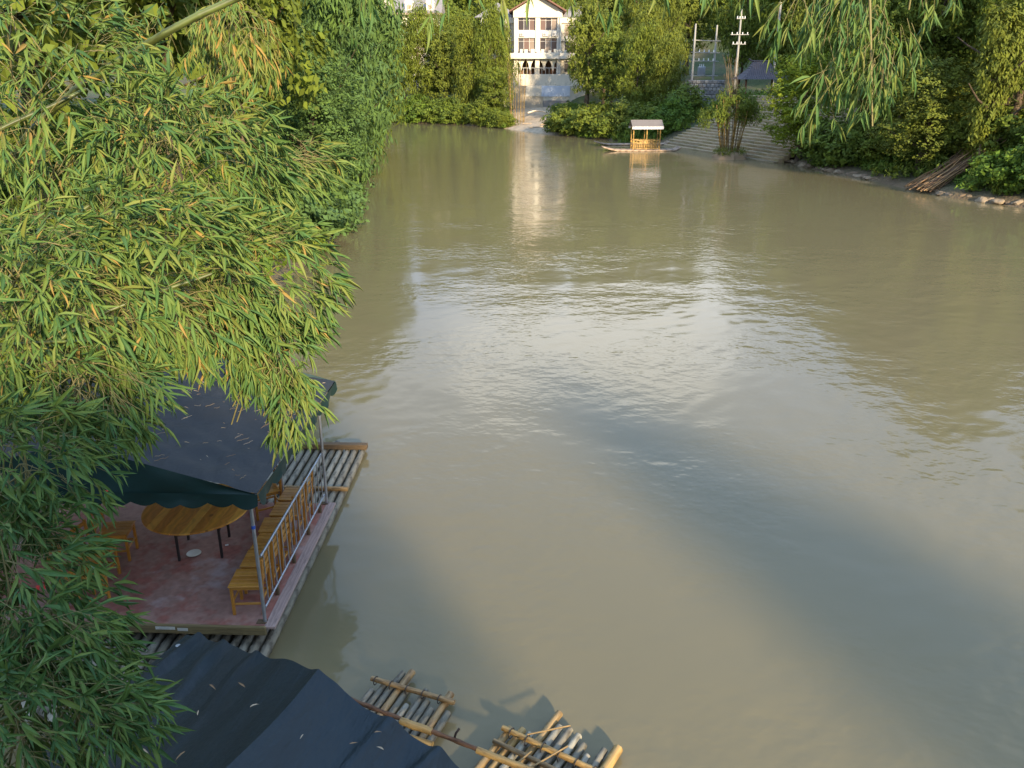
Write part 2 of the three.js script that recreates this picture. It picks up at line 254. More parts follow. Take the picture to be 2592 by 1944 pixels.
const culmGreen = std([0.13, 0.17, 0.04], { map: rep(poleTex, 0.4, 1), roughness: 0.45 }), culmGold = std([0.42, 0.28, 0.08], { map: rep(poleTex, 0.4, 1), roughness: 0.5 }), twigMat = std([0.2, 0.17, 0.06], { roughness: 0.7 });
function culm(pts, r, seg = 10) {                            // a bamboo culm with nodes along a curve
  const c = new THREE.CatmullRomCurve3(pts.map((p) => V3(...p))), L = c.getLength(), P = [], R = []; let s = 0.12;
  const at = (x) => c.getPointAt(Math.min(1, x / L)); P.push(at(0)); R.push(r);
  for (; s < L - 0.05; s += 0.34) for (const [o, f] of [[-0.02, 1], [-0.005, 1.13], [0.006, 1.12], [0.02, 0.98]]) { P.push(at(s + o)); R.push(r * f * (1 - 0.45 * s / L)); }
  P.push(at(L)); R.push(r * 0.5); return tube(P, (t) => R[Math.round(t * (R.length - 1))], seg);
}
// blobs: [x, y, z, rx, ry, rz, sprays, leafLength, palette, bias]
function bambooMass(root, blobs, seed, cell, o = {}) {
  const r = rng(seed), list = [], twigs = [];
  for (const [x, y, z, rx, ry, rz, n, L, pal, bias = [0.35, -0.1, 0.3]] of blobs) for (let i = 0; i < n; i++) {
    let u; do u = V3(r() * 2 - 1, r() * 2 - 1, r() * 2 - 1); while (u.length() > 1); const q = Math.pow(u.length(), 0.35); u.normalize().multiplyScalar(q);
    const cl = 0.09 * noise(u.x * 2.3 + x * 3, u.y * 2.3 + y * 3, u.z * 2.3 + z * 3); u.multiplyScalar(1 + cl * 2);
    const p = V3(x + u.x * rx, y + u.y * ry, z + u.z * rz), d = u.clone().multiplyScalar(0.75).add(V3(...bias)).add(V3(r() - 0.5, r() - 0.5, r() - 0.5).multiplyScalar(0.9)), len = L * (1.1 + 1.3 * r());
    if (!o.hang && noise(p.x * 2.1, p.y * 2.6, p.z * 2.1) < -0.17) continue;
    p.addScaledVector(d.clone().normalize(), -len * 0.75);
    if (!o.hang && i % 13 === 0) { const q = [p.clone().add(V3(-u.x * rx * 0.9 - 0.15, -0.25 - 0.2 * r(), -u.z * rz * 0.6)), p.clone().add(V3(-u.x * rx * 0.4, 0.02, -u.z * rz * 0.2)), p]; twigs.push(tube(new THREE.CatmullRomCurve3(q).getPoints(6), (t) => 0.006 * (1 - 0.5 * t), 4, false)); }
    spray(list, twigs, p, d, len, 5 + Math.floor(r() * 5), L, r, pal, o.droop ?? 0.55);
  }
  leavesOf(root, list, cell);
  const t = add('twigs', mergeGeometries(twigs), twigMat, root); t.userData.kind = 'stuff';
}

// ---------------------------------------------------------------- tree crowns of many small leaf faces
function crownGeo(seed, lobes, clumps, per, size, o = {}) {
  const r = rng(seed), { aspect = 0.55, spread = 0.4, droop = 0, c0 = [1, 1, 1], c1 = [1.25, 1.15, 0.7] } = o, N = clumps * per, pos = new Float32Array(N * 12), nor = new Float32Array(N * 12), col = new Float32Array(N * 12), idx = new Uint32Array(N * 6);
  const w = lobes.map((l) => l[3] * l[4] + l[4] * l[5] + l[3] * l[5]), W = w.reduce((a, b) => a + b); let k = 0;
  for (let c = 0; c < clumps; c++) {
    let a = r() * W, li = 0; while (a > w[li] && li < lobes.length - 1) a -= w[li++]; const [x, y, z, rx, ry, rz] = lobes[li];
    const u = V3(r() * 2 - 1, r() * 2 - 1, r() * 2 - 1).normalize(), f = 0.5 + 0.58 * Math.pow(r(), 0.45), C = V3(x + u.x * rx * f, y + u.y * ry * f, z + u.z * rz * f), tone = r(), sp = spread * (0.6 + 0.8 * r());
    for (let i = 0; i < per; i++, k++) {
      const p = C.clone().add(V3(r() + r() - 1, (r() + r() - 1) * (droop ? 1.3 : 0.7) - droop * r() * 0.8, r() + r() - 1).multiplyScalar(sp));
      const n = u.clone().multiplyScalar(0.85).add(V3(0, 0.3, 0)).add(V3(r() - 0.5, r() - 0.5, r() - 0.5).multiplyScalar(1.3)).normalize(), t = V3(r() - 0.5, r() - 0.5 - droop, r() - 0.5); t.addScaledVector(n, -t.dot(n)).normalize(); const b = n.clone().cross(t), L = size * (0.55 + 0.8 * r()), h = L * aspect * 0.5;
      const q = [p.clone().addScaledVector(t, -L / 2), p.clone().addScaledVector(b, h), p.clone().addScaledVector(t, L / 2), p.clone().addScaledVector(b, -h)], j = 0.75 + 0.5 * r();
      for (let v = 0; v < 4; v++) { q[v].toArray(pos, (k * 4 + v) * 3); n.toArray(nor, (k * 4 + v) * 3); for (let e = 0; e < 3; e++) col[(k * 4 + v) * 3 + e] = mix(c0[e], c1[e], tone) * j; }
      idx.set([k * 4, k * 4 + 2, k * 4 + 1, k * 4, k * 4 + 3, k * 4 + 2], k * 6);
    }
  }
  const g = new THREE.BufferGeometry(); g.setAttribute('position', new THREE.BufferAttribute(pos, 3)); g.setAttribute('normal', new THREE.BufferAttribute(nor, 3)); g.setAttribute('color', new THREE.BufferAttribute(col, 3)); g.setIndex(new THREE.BufferAttribute(idx, 1)); return g;
}
function lobesOf(seed, n, R, y0, y1, small = 0.42) { const r = rng(seed), o = []; for (let i = 0; i < n; i++) { const t = (i + 0.5) / n, y = mix(y0, y1, t), w = R * Math.sin(Math.PI * (0.2 + 0.72 * t)), a = i * 2.4 + r(), q = w * (0.35 + 0.4 * r()); const s = R * small * (0.75 + 0.6 * r()); o.push([Math.cos(a) * q, y, Math.sin(a) * q, s, s * 0.78, s]); } return o; }
const crownMat = (r, g, b) => new THREE.MeshPhysicalMaterial({ color: rgb(r, g, b), vertexColors: true, roughness: 0.8, specularIntensity: 0.25, transmission: 0.3, thickness: 0, side: THREE.DoubleSide });
const CM = { yellowGreen: crownMat(0.138, 0.18, 0.03), olive: crownMat(0.138, 0.172, 0.032), mid: crownMat(0.128, 0.175, 0.03), fern: crownMat(0.122, 0.178, 0.034), teal: crownMat(0.092, 0.165, 0.055), lime: crownMat(0.18, 0.24, 0.025), bamboo: crownMat(0.148, 0.18, 0.032), grass: crownMat(0.11, 0.185, 0.03) };  // shade is tinted into the blue-green entry; the others are plain leaf hues
const KINDS = {
  round: [0, 1, 2].map((i) => ({ g: crownGeo(11 + i, lobesOf(21 + i, 16, 3, 2.6, 8.2), 620, 15, 0.27), h: 5.5 })),
  fine: [0, 1].map((i) => ({ g: crownGeo(111 + i, lobesOf(121 + i, 20, 3, 2.4, 8.4, 0.36), 1200, 17, 0.165, { spread: 0.36 }), h: 5.5 })),
  airy: [0, 1].map((i) => ({ g: crownGeo(31 + i, lobesOf(41 + i, 18, 2.7, 1.6, 9.5, 0.34), 640, 15, 0.36, { aspect: 0.26, droop: 0.8, spread: 0.5 }), h: 7 })),
  shrub: [0, 1].map((i) => ({ g: crownGeo(51 + i, lobesOf(61 + i, 11, 1.9, 0.35, 2.1, 0.46), 300, 14, 0.24), h: 1.4 })),
  column: [{ g: crownGeo(71, [[0, 8.2, 0, 1.0, 1.8, 1.0], [0.1, 6.2, 0.1, 1.1, 2, 1], [-0.1, 4, 0, 0.8, 2.2, 0.8], [0, 2.2, 0, 0.6, 1.8, 0.6], [0.4, 7.2, 0.5, 0.8, 1.4, 0.7]], 620, 15, 0.3, { aspect: 0.3, droop: 1.1, spread: 0.32 }), h: 7 }],
};
const TRUNKS = {};
function trunkGeos(kind) {
  if (TRUNKS[kind]) return TRUNKS[kind]; const r = rng(kind.length * 7), H = { round: 6.4, fine: 6.3, airy: 7.5, shrub: 1.2, column: 8 }[kind], R = { round: 0.2, fine: 0.19, airy: 0.1, shrub: 0.06, column: 0.2 }[kind], out = [];
  out.push(['trunk', tube(line([0, -0.4, 0], [0.2, H, 0.1], 7, R * 1.4, r), (t) => R * (1.25 - t * 0.95), 7)]);
  for (let i = 0; i < (kind === 'shrub' ? 3 : 5); i++) { const y = H * (0.35 + 0.11 * i), a = i * 2.3 + r(), L = H * 0.28; out.push(['limb', tube(line([0.1, y, 0.05], [Math.cos(a) * L, y + L * 0.75, Math.sin(a) * L], 4, R * 0.7, r), (t) => R * 0.5 * (1 - t * 0.7), 5)]); }
  return TRUNKS[kind] = out;
}
const protos = {};
function tree(name, kind, variant, mat, x, z, sx, sy, label, cat, group, o = {}) {
  const key = kind + variant; let g = protos[key];
  if (!g) { g = protos[key] = new THREE.Group(); for (const [n, q] of trunkGeos(kind)) add(n, q, o.bark || bark, g); add('crown', KINDS[kind][variant].g, CM.mid, g); }
  const t = g.clone(); t.name = numbered(name); t.traverse((c) => { if (c.name === 'crown') c.material = CM[mat]; else if (c.isMesh && o.bark) c.material = o.bark; });
  t.position.set(x, o.y ?? ground(x, z) - 0.15, z); t.scale.set(sx, sy, sx); t.rotation.set(o.tx || 0, o.turn ?? (x * 7.3 + z * 3.1) % 6.28, o.tz || 0); scene.add(t); return tag(t, label, cat, group);
}

// ---------------------------------------------------------------- far bank: houses, terrace, poles
const stucco = tex(256, 256, (u, v) => 0.82 + 0.2 * fb(u, v, 6, 5, 2) - 0.25 * ss(0.66, 0.8, fb(u, v, 4, 5, 7)));
const cream = std([0.74, 0.66, 0.52], { map: rep(stucco, 0.3, 0.3) }), whiteWall = std([0.75, 0.69, 0.57], { map: rep(stucco, 0.25, 0.25) }), greyWall = std([0.3, 0.28, 0.26], { map: rep(stucco, 0.4, 0.4) });
const tileBump = tex(64, 64, (u, v) => 0.5 + 0.5 * Math.cos(u * 6.283), false);
const roofBrown = std([0.26, 0.13, 0.09], { bumpMap: rep(tileBump, 4, 4), bumpScale: 0.08, map: rep(stucco, 0.4, 0.4) }), roofGrey = std([0.33, 0.3, 0.28], { bumpMap: rep(tileBump, 4, 4), bumpScale: 0.08, map: rep(stucco, 0.4, 0.4) }), roofDark = std([0.1, 0.085, 0.09], { bumpMap: rep(tileBump, 4, 4), bumpScale: 0.06, map: rep(stucco, 0.4, 0.4) }), redBand = std([0.42, 0.3, 0.22]);
const panes = [[0.05, 0.035, 0.028], [0.16, 0.1, 0.075], [0.07, 0.06, 0.055], [0.26, 0.2, 0.15]].map((c) => std(c, { roughness: 0.12 })), frameMat = std([0.6, 0.57, 0.52]), porchShade = std([0.2, 0.11, 0.07]);
const concrete = std([0.36, 0.35, 0.32], { map: rep(stucco, 0.5, 0.5) });
const prism = (pts, depth) => { const s = new THREE.Shape(pts.map((p) => new THREE.Vector2(...p))); return boxUV(new THREE.ExtrudeGeometry(s, { depth, bevelEnabled: false })); };
const bx = (name, mat, parent, x0, x1, y0, y1, z0, z1, c = 0.02) => put(add(name, box(x1 - x0, y1 - y0, z1 - z0, c), mat, parent), (x0 + x1) / 2, (y0 + y1) / 2, (z0 + z1) / 2);
function windowAt(parent, x0, x1, y0, y1, z, nx, transom = true) {
  const gs = [], t = 0.07, q = (a, b, c, d) => gs.push(box(b - a, d - c, 0.08, 0.01).clone().translate((a + b) / 2, (c + d) / 2, 0));
  q(x0, x1, y1 - t, y1); q(x0, x1, y0, y0 + t); for (let i = 0; i <= nx; i++) { const x = mix(x0 + t / 2, x1 - t / 2, i / nx); q(x - t / 2, x + t / 2, y0 + t, y1 - t); } const ty = mix(y0, y1, 0.78); if (transom) for (let i = 0; i < nx; i++) { const a = mix(x0 + t / 2, x1 - t / 2, i / nx) + t / 2, b = mix(x0 + t / 2, x1 - t / 2, (i + 1) / nx) - t / 2; q(a, b, ty - 0.025, ty + 0.025); }
  const w = add('window', mergeGeometries(gs), frameMat, parent); w.position.z = z;
  for (let i = 0; i < nx; i++) { const a = mix(x0 + t / 2, x1 - t / 2, i / nx), b = mix(x0 + t / 2, x1 - t / 2, (i + 1) / nx); put(add('pane', box(b - a - t, y1 - y0 - 2 * t, 0.012, 0.002), panes[(Math.abs(Math.round(a * 7 + y0 * 5))) % 4], w), (a + b) / 2, (y0 + y1) / 2, -0.03); }
}
{
  const v = thing('villa', 'white three-storey house with gabled front and wide windows above the sandy landing', 'house', [4.3, 7.5, -150]);
  bx('wall', cream, v, -3.85, 3.85, 2.45, 9.7, -12, -0.55); bx('wall', porchShade, v, -3.85, 3.85, 0, 2.44, -12, -4.5);  // the brown inner wall carries the porch shade in its colour
  for (const [a, b] of [[-3.95, -3.3], [-0.38, 0.38], [3.3, 3.95]]) bx('column', whiteWall, v, a, b, 0, 8.84, -0.5, 0.02);
  bx('beam', whiteWall, v, -4.1, 4.1, 8.85, 9.82, -0.6, 0.16); bx('balcony_slab', whiteWall, v, -4.6, 4.9, 2.44, 3.34, -0.54, 0.9);
  for (const [a, b] of [[-3.29, -0.39], [0.39, 3.29]]) { bx('spandrel', whiteWall, v, a, b, 5.72, 6.86, -0.54, -0.12); windowAt(v, a, b, 6.88, 8.84, -0.42, 3); windowAt(v, a, b, 3.4, 5.7, -0.42, 3); }
  put(add('gable', prism([[-4.2, 0], [4.2, 0], [0, 2.35]], 0.3), cream, v), 0, 9.83, -0.5);
  for (const s of [-1, 1]) put(add('roof_slope', box(5.5, 0.22, 13.4, 0.03), roofBrown, v), s * 2.35, 11.08, -5.6, 0, 0, -s * 0.512);
  const swag = (x, w) => { const s = new THREE.Shape([[-w, 0], [w, 0], [0.35 * w, -0.75], [0.14, -1.35], [0.1, -1.75], [-0.1, -1.75], [-0.14, -1.35], [-0.35 * w, -0.75]].map((p) => new THREE.Vector2(...p))); return put(add('curtain', boxUV(new THREE.ExtrudeGeometry(s, { depth: 0.06, bevelEnabled: true, bevelSize: 0.02, bevelThickness: 0.02, bevelSegments: 1 })), whiteWall, v), x, 2.4, -0.35); };
  for (const x of [-2.75, -1.25]) swag(x, 0.72); for (const x of [1.15, 2.65]) swag(x, 0.78);
  const r = rng(5); for (let i = 0; i < 9; i++) { const h = 0.25 + r() * 0.5, x = -3.2 + i * 0.95 + r() * 0.3; bx('planter_box', whiteWall, v, x, x + 0.4 + r() * 0.3, 3.35, 3.35 + h, 0.5, 0.85); }
  for (let i = 0; i < 13; i++) bx('baluster', frameMat, v, -3.6 + i * 0.62, -3.54 + i * 0.62, 0, 0.95, 0.3, 0.36); bx('handrail', frameMat, v, -3.8, 4, 0.96, 1.04, 0.28, 0.38);
  add('drain_pipe', tube([[3.62, 9, 0.1], [3.62, 3.5, 0.1], [3.62, 3.3, 0.98], [3.62, 0, 0.98]], 0.05, 7), greyWall, v); for (const [x, y] of [[-3.0, 5.95], [2.4, 6.0], [0.9, 5.95]]) { const ac = bx('air_conditioner', frameMat, v, x, x + 0.8, y, y + 0.55, -0.1, 0.2); put(add('fan_grille', new THREE.CylinderGeometry(0.2, 0.2, 0.02, 14), greyWall, ac), -0.12, 0, 0.16, Math.PI / 2); }
  for (const s of [-1, 1]) {
    const a = s > 0 ? 3.96 : -9.6, b = s > 0 ? 9.8 : -3.96; bx('wall', cream, v, a, b, 0, 9.0, -11.5, -2.4); bx('beam', whiteWall, v, a, b, 8.1, 8.98, -2.39, -2.05); bx('beam', whiteWall, v, a, b, 5.3, 6.0, -2.39, -2.05); bx('beam', whiteWall, v, a, b, 2.5, 3.3, -2.39, -1.6);
    for (const y of [3.35, 6.05, 0.3]) { windowAt(v, a + 0.7, a + 2.6, y, y + 1.9, -2.3, 2); windowAt(v, a + 3.2, a + 5.1, y, y + 1.9, -2.3, 2); }
    const hip = new THREE.ConeGeometry(5.6, 2.6, 4, 1); hip.rotateY(Math.PI / 4); put(add('roof', boxUV(hip.toNonIndexed()), roofGrey, v), (a + b) / 2, 10.35, -7);
  }
  const t = thing('terrace_wall', 'stepped pale retaining wall below the white house', 'wall', [4.3, 2, -146]);
  bx('upper_wall', cream, t, -9, 11, 3.7, 5.5, -4, -2.2); bx('lower_wall', std([0.62, 0.52, 0.38], { map: rep(stucco, 0.3, 0.3) }), t, -9, 0.9, -0.6, 3.7, -4, 0); bx('lower_wall', greyWall, t, 0.9, 11, -0.6, 1.35, -4, 0.3); bx('lower_wall', cream, t, 0.92, 11, 1.36, 3.69, -4, 0);
  bx('white_panel', whiteWall, t, -2, 0.6, 2.0, 3.68, 0.01, 0.1); bx('blue_panel', std([0.76, 0.81, 0.9], { map: rep(stucco, 0.3, 0.3) }), t, 0.62, 5.4, 2.0, 3.68, 0.02, 0.1);
  const h = thing('tiled_house', 'long cream house with grey tiled roof and white arched dormers', 'house', [-20, 6, -170]);
  bx('wall', cream, h, -6.3, 6.3, -2, 12.2, -8, 0); for (let i = 0; i < 4; i++) windowAt(h, -5.6 + i * 3, -3.8 + i * 3, 9.4, 11.3, 0.05, 2);
  put(add('roof', prism([[-0.9, 0], [8.9, 0], [4, 2.9]], 13.6), roofGrey, h), 6.8, 12.3, 0, 0, -Math.PI / 2, 0).rotation.set(0, Math.PI / 2, 0); h.children.at(-1).position.set(-6.8, 12.35, 0);
  bx('eave_band', redBand, h, -6.7, 6.7, 12.0, 12.34, 0.4, 0.85);
  for (const x of [-3.4, 0.6, 4.6]) { const d = bx('dormer', whiteWall, h, x - 0.75, x + 0.75, 12.75, 14.1, -2.4, 0.1); const a = new THREE.CylinderGeometry(0.42, 0.42, 0.06, 14); a.rotateX(Math.PI / 2); put(add('arched_window', a, redBand, d), 0, 0, 1.28); const c = new THREE.CylinderGeometry(0.8, 0.8, 2.5, 14, 1, false, -Math.PI / 2, Math.PI); c.rotateX(-Math.PI / 2); put(add('dormer_roof', c, whiteWall, d), 0, 0.62, 0); }
  const n = thing('flat_annex', 'low white flat-roofed annex beside the tiled house', 'house', [-28, 6, -168]); bx('wall', cream, n, -2.6, 2.2, -2, 11.2, -6, 0); bx('parapet', whiteWall, n, -2.9, 2.5, 11.21, 11.95, -6.2, 0.25); windowAt(n, -1.6, 1.2, 9.2, 10.8, 0.05, 3);
}
{
  const insul = std([0.7, 0.7, 0.68], { roughness: 0.3 });
  function pole(x, z, top, label, arms, extra) {
    const y = ground(x, z) - 0.3, p = thing('utility_pole', label, 'pole', [x, y, z]); add('shaft', tube(line([0, 0, 0], [0, top - y, 0], 4), (t) => 0.2 - 0.09 * t, 9), concrete, p);
    for (const [h, w] of arms) { const a = put(add('crossarm', box(w, 0.1, 0.1, 0.01), concrete, p), 0, h - y, 0.17); for (const q of [-0.42, -0.15, 0.15, 0.42]) put(add('insulator', new THREE.CylinderGeometry(0.06, 0.08, 0.26, 7), insul, a), q * w, 0.18, 0); }
    if (extra) extra(p, y);
  }
  pole(23.56, -115, 13.5, 'tall pale concrete pole carrying three long bars across to its twin', [], (p, y) => { for (const h of [11.55, 10.1, 9.05, 7.25]) { const a = put(add('crossbar', box(5.2, 0.11, 0.11, 0.01), concrete, p), 1.9, h - y, -1.6, 0, 0.6, 0); for (const q of [-1.2, -0.3, 0.6, 1.5]) if (h < 11 && h > 8) put(add('insulator', new THREE.CylinderGeometry(0.06, 0.09, 0.3, 7), insul, a), q, 0.2, 0); } });
  pole(27.0, -118, 13.5, 'bluish concrete pole joined by crossbars to the neighbouring pole', []);
  pole(31.05, -122, 15.7, 'tallest concrete pole with two crossarms of white insulators', [[12.5, 2.5], [11.3, 1.9], [14.5, 1.2]]);
  pole(32.7, -110, 15.6, 'plain pale pole rising behind the lime green tree', []);
  const tr = thing('transformer', 'small grey transformer box between the twin concrete poles', 'transformer', [25.1, 7.3, -116.8]); bx('tank', std([0.33, 0.36, 0.38], { roughness: 0.5 }), tr, -0.45, 0.45, 0, 1.1, -0.35, 0.35); for (let i = 0; i < 6; i++) bx('fin', std([0.3, 0.33, 0.35]), tr, -0.4 + i * 0.15, -0.36 + i * 0.15, 0.15, 0.95, 0.355, 0.5); for (const x of [-0.25, 0, 0.25]) put(add('bushing', new THREE.CylinderGeometry(0.04, 0.06, 0.3, 7), insul, tr), x, 1.25, 0);
  const w = thing('stone_wall', 'mottled grey stone retaining wall below the twin poles', 'wall', [25.2, 4.3, -113.5]); const r = rng(8); const stoneMats = [[0.3, 0.28, 0.26], [0.38, 0.35, 0.31], [0.23, 0.22, 0.21]].map((c) => std(c, { map: rep(stucco, 0.8, 0.8) }));
  bx('core', stoneMats[2], w, -2.4, 2.4, -2, 2.4, -0.9, 0); for (let j = 0; j < 7; j++) for (let i = 0; i < 9; i++) { const x = -2.4 + (i + (j % 2) * 0.5) * 0.53; if (x > 1.95) continue; put(add('stone', box(0.48 + r() * 0.04, 0.42, 0.2, 0.07), stoneMats[Math.floor(r() * 3)], w), x + 0.25, -0.5 + j * 0.45, 0.02 + r() * 0.08); }
  const pv = thing('pavilion', 'open pavilion with dark tiled hip roof at the top of the stairs', 'pavilion', [29.6, 4.6, -105]);
  for (const x of [-2, 2]) for (const z of [-1.6, 1.6]) put(add('post', new THREE.CylinderGeometry(0.12, 0.13, 3, 8), std([0.25, 0.12, 0.07]), pv), x, 0.9, z);
  const rp = []; for (const [y, a, b] of [[2.25, 2.9, 2.4], [2.7, 2.1, 1.6], [3.4, 1.4, 0.8], [4.2, 1.0, 0.12]]) rp.push([y, a, b]); const pos = [], idx = []; rp.forEach(([y, a, b]) => pos.push(-a, y, b, a, y, b, a, y, -b, -a, y, -b)); for (let j = 0; j < 3; j++) for (let i = 0; i < 4; i++) { const a = j * 4 + i, b = j * 4 + (i + 1) % 4; idx.push(a, b, a + 4, b, b + 4, a + 4); } idx.push(12, 13, 14, 12, 14, 15, 0, 2, 1, 0, 3, 2);
  const rg = new THREE.BufferGeometry(); rg.setAttribute('position', new THREE.Float32BufferAttribute(pos, 3)); rg.setIndex(idx); add('roof', boxUV(rg.toNonIndexed()), roofDark, pv); add('ridge', tube([[-1.5, 4.5, 0], [-1.1, 4.28, 0], [0, 4.25, 0], [1.1, 4.28, 0], [1.5, 4.5, 0]], 0.1, 7), roofDark, pv);
  const hut = thing('riverside_hut', 'small hut with sunlight-tinted ochre wall among tall trees on the right bank', 'house', [38.6, ground(38.6, -61) - 0.2, -61], 0.5); bx('wall', std([0.5, 0.3, 0.14], { map: rep(stucco, 0.4, 0.4) }), hut, -3, 3, 0, 4.6, -4, 0); bx('door', std([0.08, 0.05, 0.04]), hut, -0.6, 0.5, 0, 2.2, 0.01, 0.06); windowAt(hut, -2.6, -1.2, 1.4, 2.8, 0.05, 2); put(add('roof', prism([[-0.8, 0], [4.8, 0], [2, 1.5]], 7), roofDark, hut), -3.5, 4.6, 0.2).rotation.y = Math.PI / 2;  // orange sunlight is put into the ochre wall colour
}
// stone stairs
{
  const s = thing('stone_stairs', 'broad weathered stone stairs climbing from the water to the far bank', 'stairs', [19.9, 0, -85.4], Math.atan2(-0.29, -0.957) + Math.PI), r = rng(3);
  const T = rep(tex(256, 256, (u, v) => { const k = 0.7 + 0.5 * fb(u, v, 8, 5, 1), m = ss(0.55, 0.7, fb(u, v, 5, 4, 6)); return [k * mix(1, 0.7, m), k * mix(0.95, 0.72, m), k * mix(0.85, 0.5, m)]; }), 0.3, 1), M = [[0.36, 0.28, 0.18], [0.3, 0.24, 0.16], [0.4, 0.31, 0.2]].map((c) => std(c, { map: T, roughness: 0.9 }));
  // local x runs along the shore, local -z climbs
  s.rotation.y = Math.atan2(-0.957, 0.29);
  for (let i = 0; i < 22; i++) for (let k = 0; k < 3; k++) { const L = 22 / 3, m = put(add('step', box(L - 0.02, 0.42, 0.66, 0.04), M[Math.floor(r() * 3)], s), -11 + (k + 0.5) * L, -0.08 + i * 0.24 + (r() - 0.5) * 0.03, -0.25 - i * 0.51 + (r() - 0.5) * 0.03); }
  const pl = thing('stone_planter', 'rough round stone planter ringed with grass at the foot of the stairs', 'planter', [20.3, 0, -79.4]); const g = new THREE.LatheGeometry([[0, 0.62], [0.9, 0.62], [1.2, 0.5], [1.5, 0.2], [1.75, -0.5]].map((p) => new THREE.Vector2(...p)), 18); const pp = g.attributes.position; for (let i = 0; i < pp.count; i++) { const n = 1 + 0.3 * noise(pp.getX(i) * 2, pp.getY(i) * 2, pp.getZ(i) * 2); pp.setXYZ(i, pp.getX(i) * n, pp.getY(i), pp.getZ(i) * n); } g.computeVertexNormals(); add('rim', g, std([0.36, 0.24, 0.13], { map: rep(stucco, 3, 1) }), pl); const gr = add('grass', crownGeo(88, [[0, 0.6, 0, 1.6, 0.3, 1.6]], 190, 10, 0.24, { aspect: 0.15, droop: -0.6, spread: 0.22 }), CM.olive, pl); gr.userData.kind = 'stuff';
  const b = thing('bamboo_clump', 'short bamboo clump in the round planter, dry twigs above dark leaves', 'bamboo', [20.3, 0.6, -79.4]);
  for (let i = 0; i < 40; i++) { const a = r() * 6.28, q = 0.2 + r() * 0.7, e = 0.9 + r() * 1.2; add('culm', tube(line([Math.cos(a) * q, -0.1, Math.sin(a) * q], [Math.cos(a) * q * (1 + e * 0.6), 3.4 + r() * 1.4, Math.sin(a) * q * (1 + e * 0.6)], 4, 0.08, r), 0.032, 6), r() < 0.3 ? paleBark : culmGold, b); }
  add('crown', crownGeo(91, [[0, 4, 0, 1.9, 1.1, 1.7], [-1.7, 3.0, 0, 1.4, 0.8, 1.2], [1.5, 3.3, 0, 1.1, 0.7, 1.1], [1.2, 4.3, 0, 1.2, 0.8, 1.2], [-0.3, 5, 0.2, 1.3, 0.8, 1.1]], 420, 14, 0.34, { aspect: 0.22, droop: 0.5, spread: 0.4 }), CM.mid, b);
  for (let i = 0; i < 26; i++) { const a = r() * 6.28, q = r() * 1.2; add('dry_twig', tube(line([Math.cos(a) * q * 0.6, 4, Math.sin(a) * q * 0.6], [Math.cos(a) * q * 1.7 - 0.3, 6.4 + r() * 2.4, Math.sin(a) * q * 1.7], 4, 0.2, r), (t) => 0.022 * (1 - 0.6 * t), 4, false), paleBark, b); }
}
// gazebo raft moored at the far bank, and the plain raft behind it
{
  const r = rng(17), gold = [[0.72, 0.44, 0.12], [0.78, 0.5, 0.16], [0.66, 0.38, 0.1]].map((c) => std(c, { map: rep(poleTex, 0.4, 1), roughness: 0.5 })), pinkB = [[0.5, 0.36, 0.26], [0.42, 0.31, 0.23], [0.56, 0.41, 0.3]].map((c) => std(c, { map: rep(poleTex, 0.5, 1) }));
  const hull = (g, x0, x1, n, w) => { for (let i = 0; i < n; i++) { const pts = []; for (let k = 0; k <= 16; k++) { const t = k / 16, x = mix(x0, x1, t); pts.push([x, 0.06 + 0.34 * Math.pow(Math.max(0, 0.2 - t) / 0.2, 1.6) + 0.3 * Math.pow(Math.max(0, t - 0.9) / 0.1, 2), (i / (n - 1) - 0.5) * w]); } add('bamboo_pole', tube(pts, (t) => 0.085 - 0.03 * (t < 0.2 ? 1 - t / 0.2 : 0), 7), pinkB[i % 3], g); } };
  const g = thing('gazebo_raft', 'bamboo raft with a yellow railed shelter moored before the stairs', 'raft', [13.7, 0, -88], 0.03); hull(g, -4.4, 3.6, 9, 1.5);
  for (const x of [-1.36, 0, 1.36]) for (const z of [-0.68, 0.68]) put(add('post', tube(line([0, 0.1, 0], [0, 2.36, 0], 3), 0.055, 8), gold[0], g), x, 0, z);
  for (const z of [-0.72, 0.72]) { for (const y of [0.24, 0.78, 1.06]) put(add('rail', box(2.76, 0.07, 0.06, 0.015), gold[1], g), 0, y, z); for (let i = 0; i < 15; i++) if (i !== 7) put(add('baluster', box(0.075, 0.48, 0.04, 0.008), gold[i % 3], g), -1.26 + i * 0.18, 0.51, z); for (let i = 0; i < 11; i++) put(add('baluster', box(0.05, 0.2, 0.04, 0.008), gold[i % 3], g), -1.25 + i * 0.25, 0.92, z); }
  for (const x of [-1.38, 1.38]) for (const y of [0.78, 1.06]) put(add('rail', box(0.06, 0.07, 1.36, 0.015), gold[2], g), x, y, 0);
  put(add('bench', box(1.3, 0.05, 0.4, 0.01), gold[1], g), 0, 0.6, 0.4); put(add('bench', box(1.3, 0.32, 0.05, 0.01), gold[1], g), 0, 0.94, 0.62);
  for (const s of [-1, 1]) put(add('roof_slope', boxUV(box(3.2, 0.05, 1.32, 0.01).clone()), std([0.2, 0.17, 0.145], { map: rep(stucco, 0.6, 2) }), g), 0, 2.7, s * 0.55, s * 0.5, 0, 0);
  for (const s of [-1, 1]) { const f = []; for (let i = 0; i < 24; i++) f.push(box(0.125, 0.24 + r() * 0.05, 0.02, 0.004).clone().translate(-1.53 + i * 0.133, 2.3, s * 1.14)); const m = add('fringe', mergeGeometries(f), std([0.62, 0.6, 0.6]), g); }
  const t = thing('bamboo_raft', 'long plain bamboo raft lying behind the yellow sheltered raft', 'raft', [13.4, 0, -95.5], 0.1); hull(t, -4.2, 4.2, 8, 1.2);
}
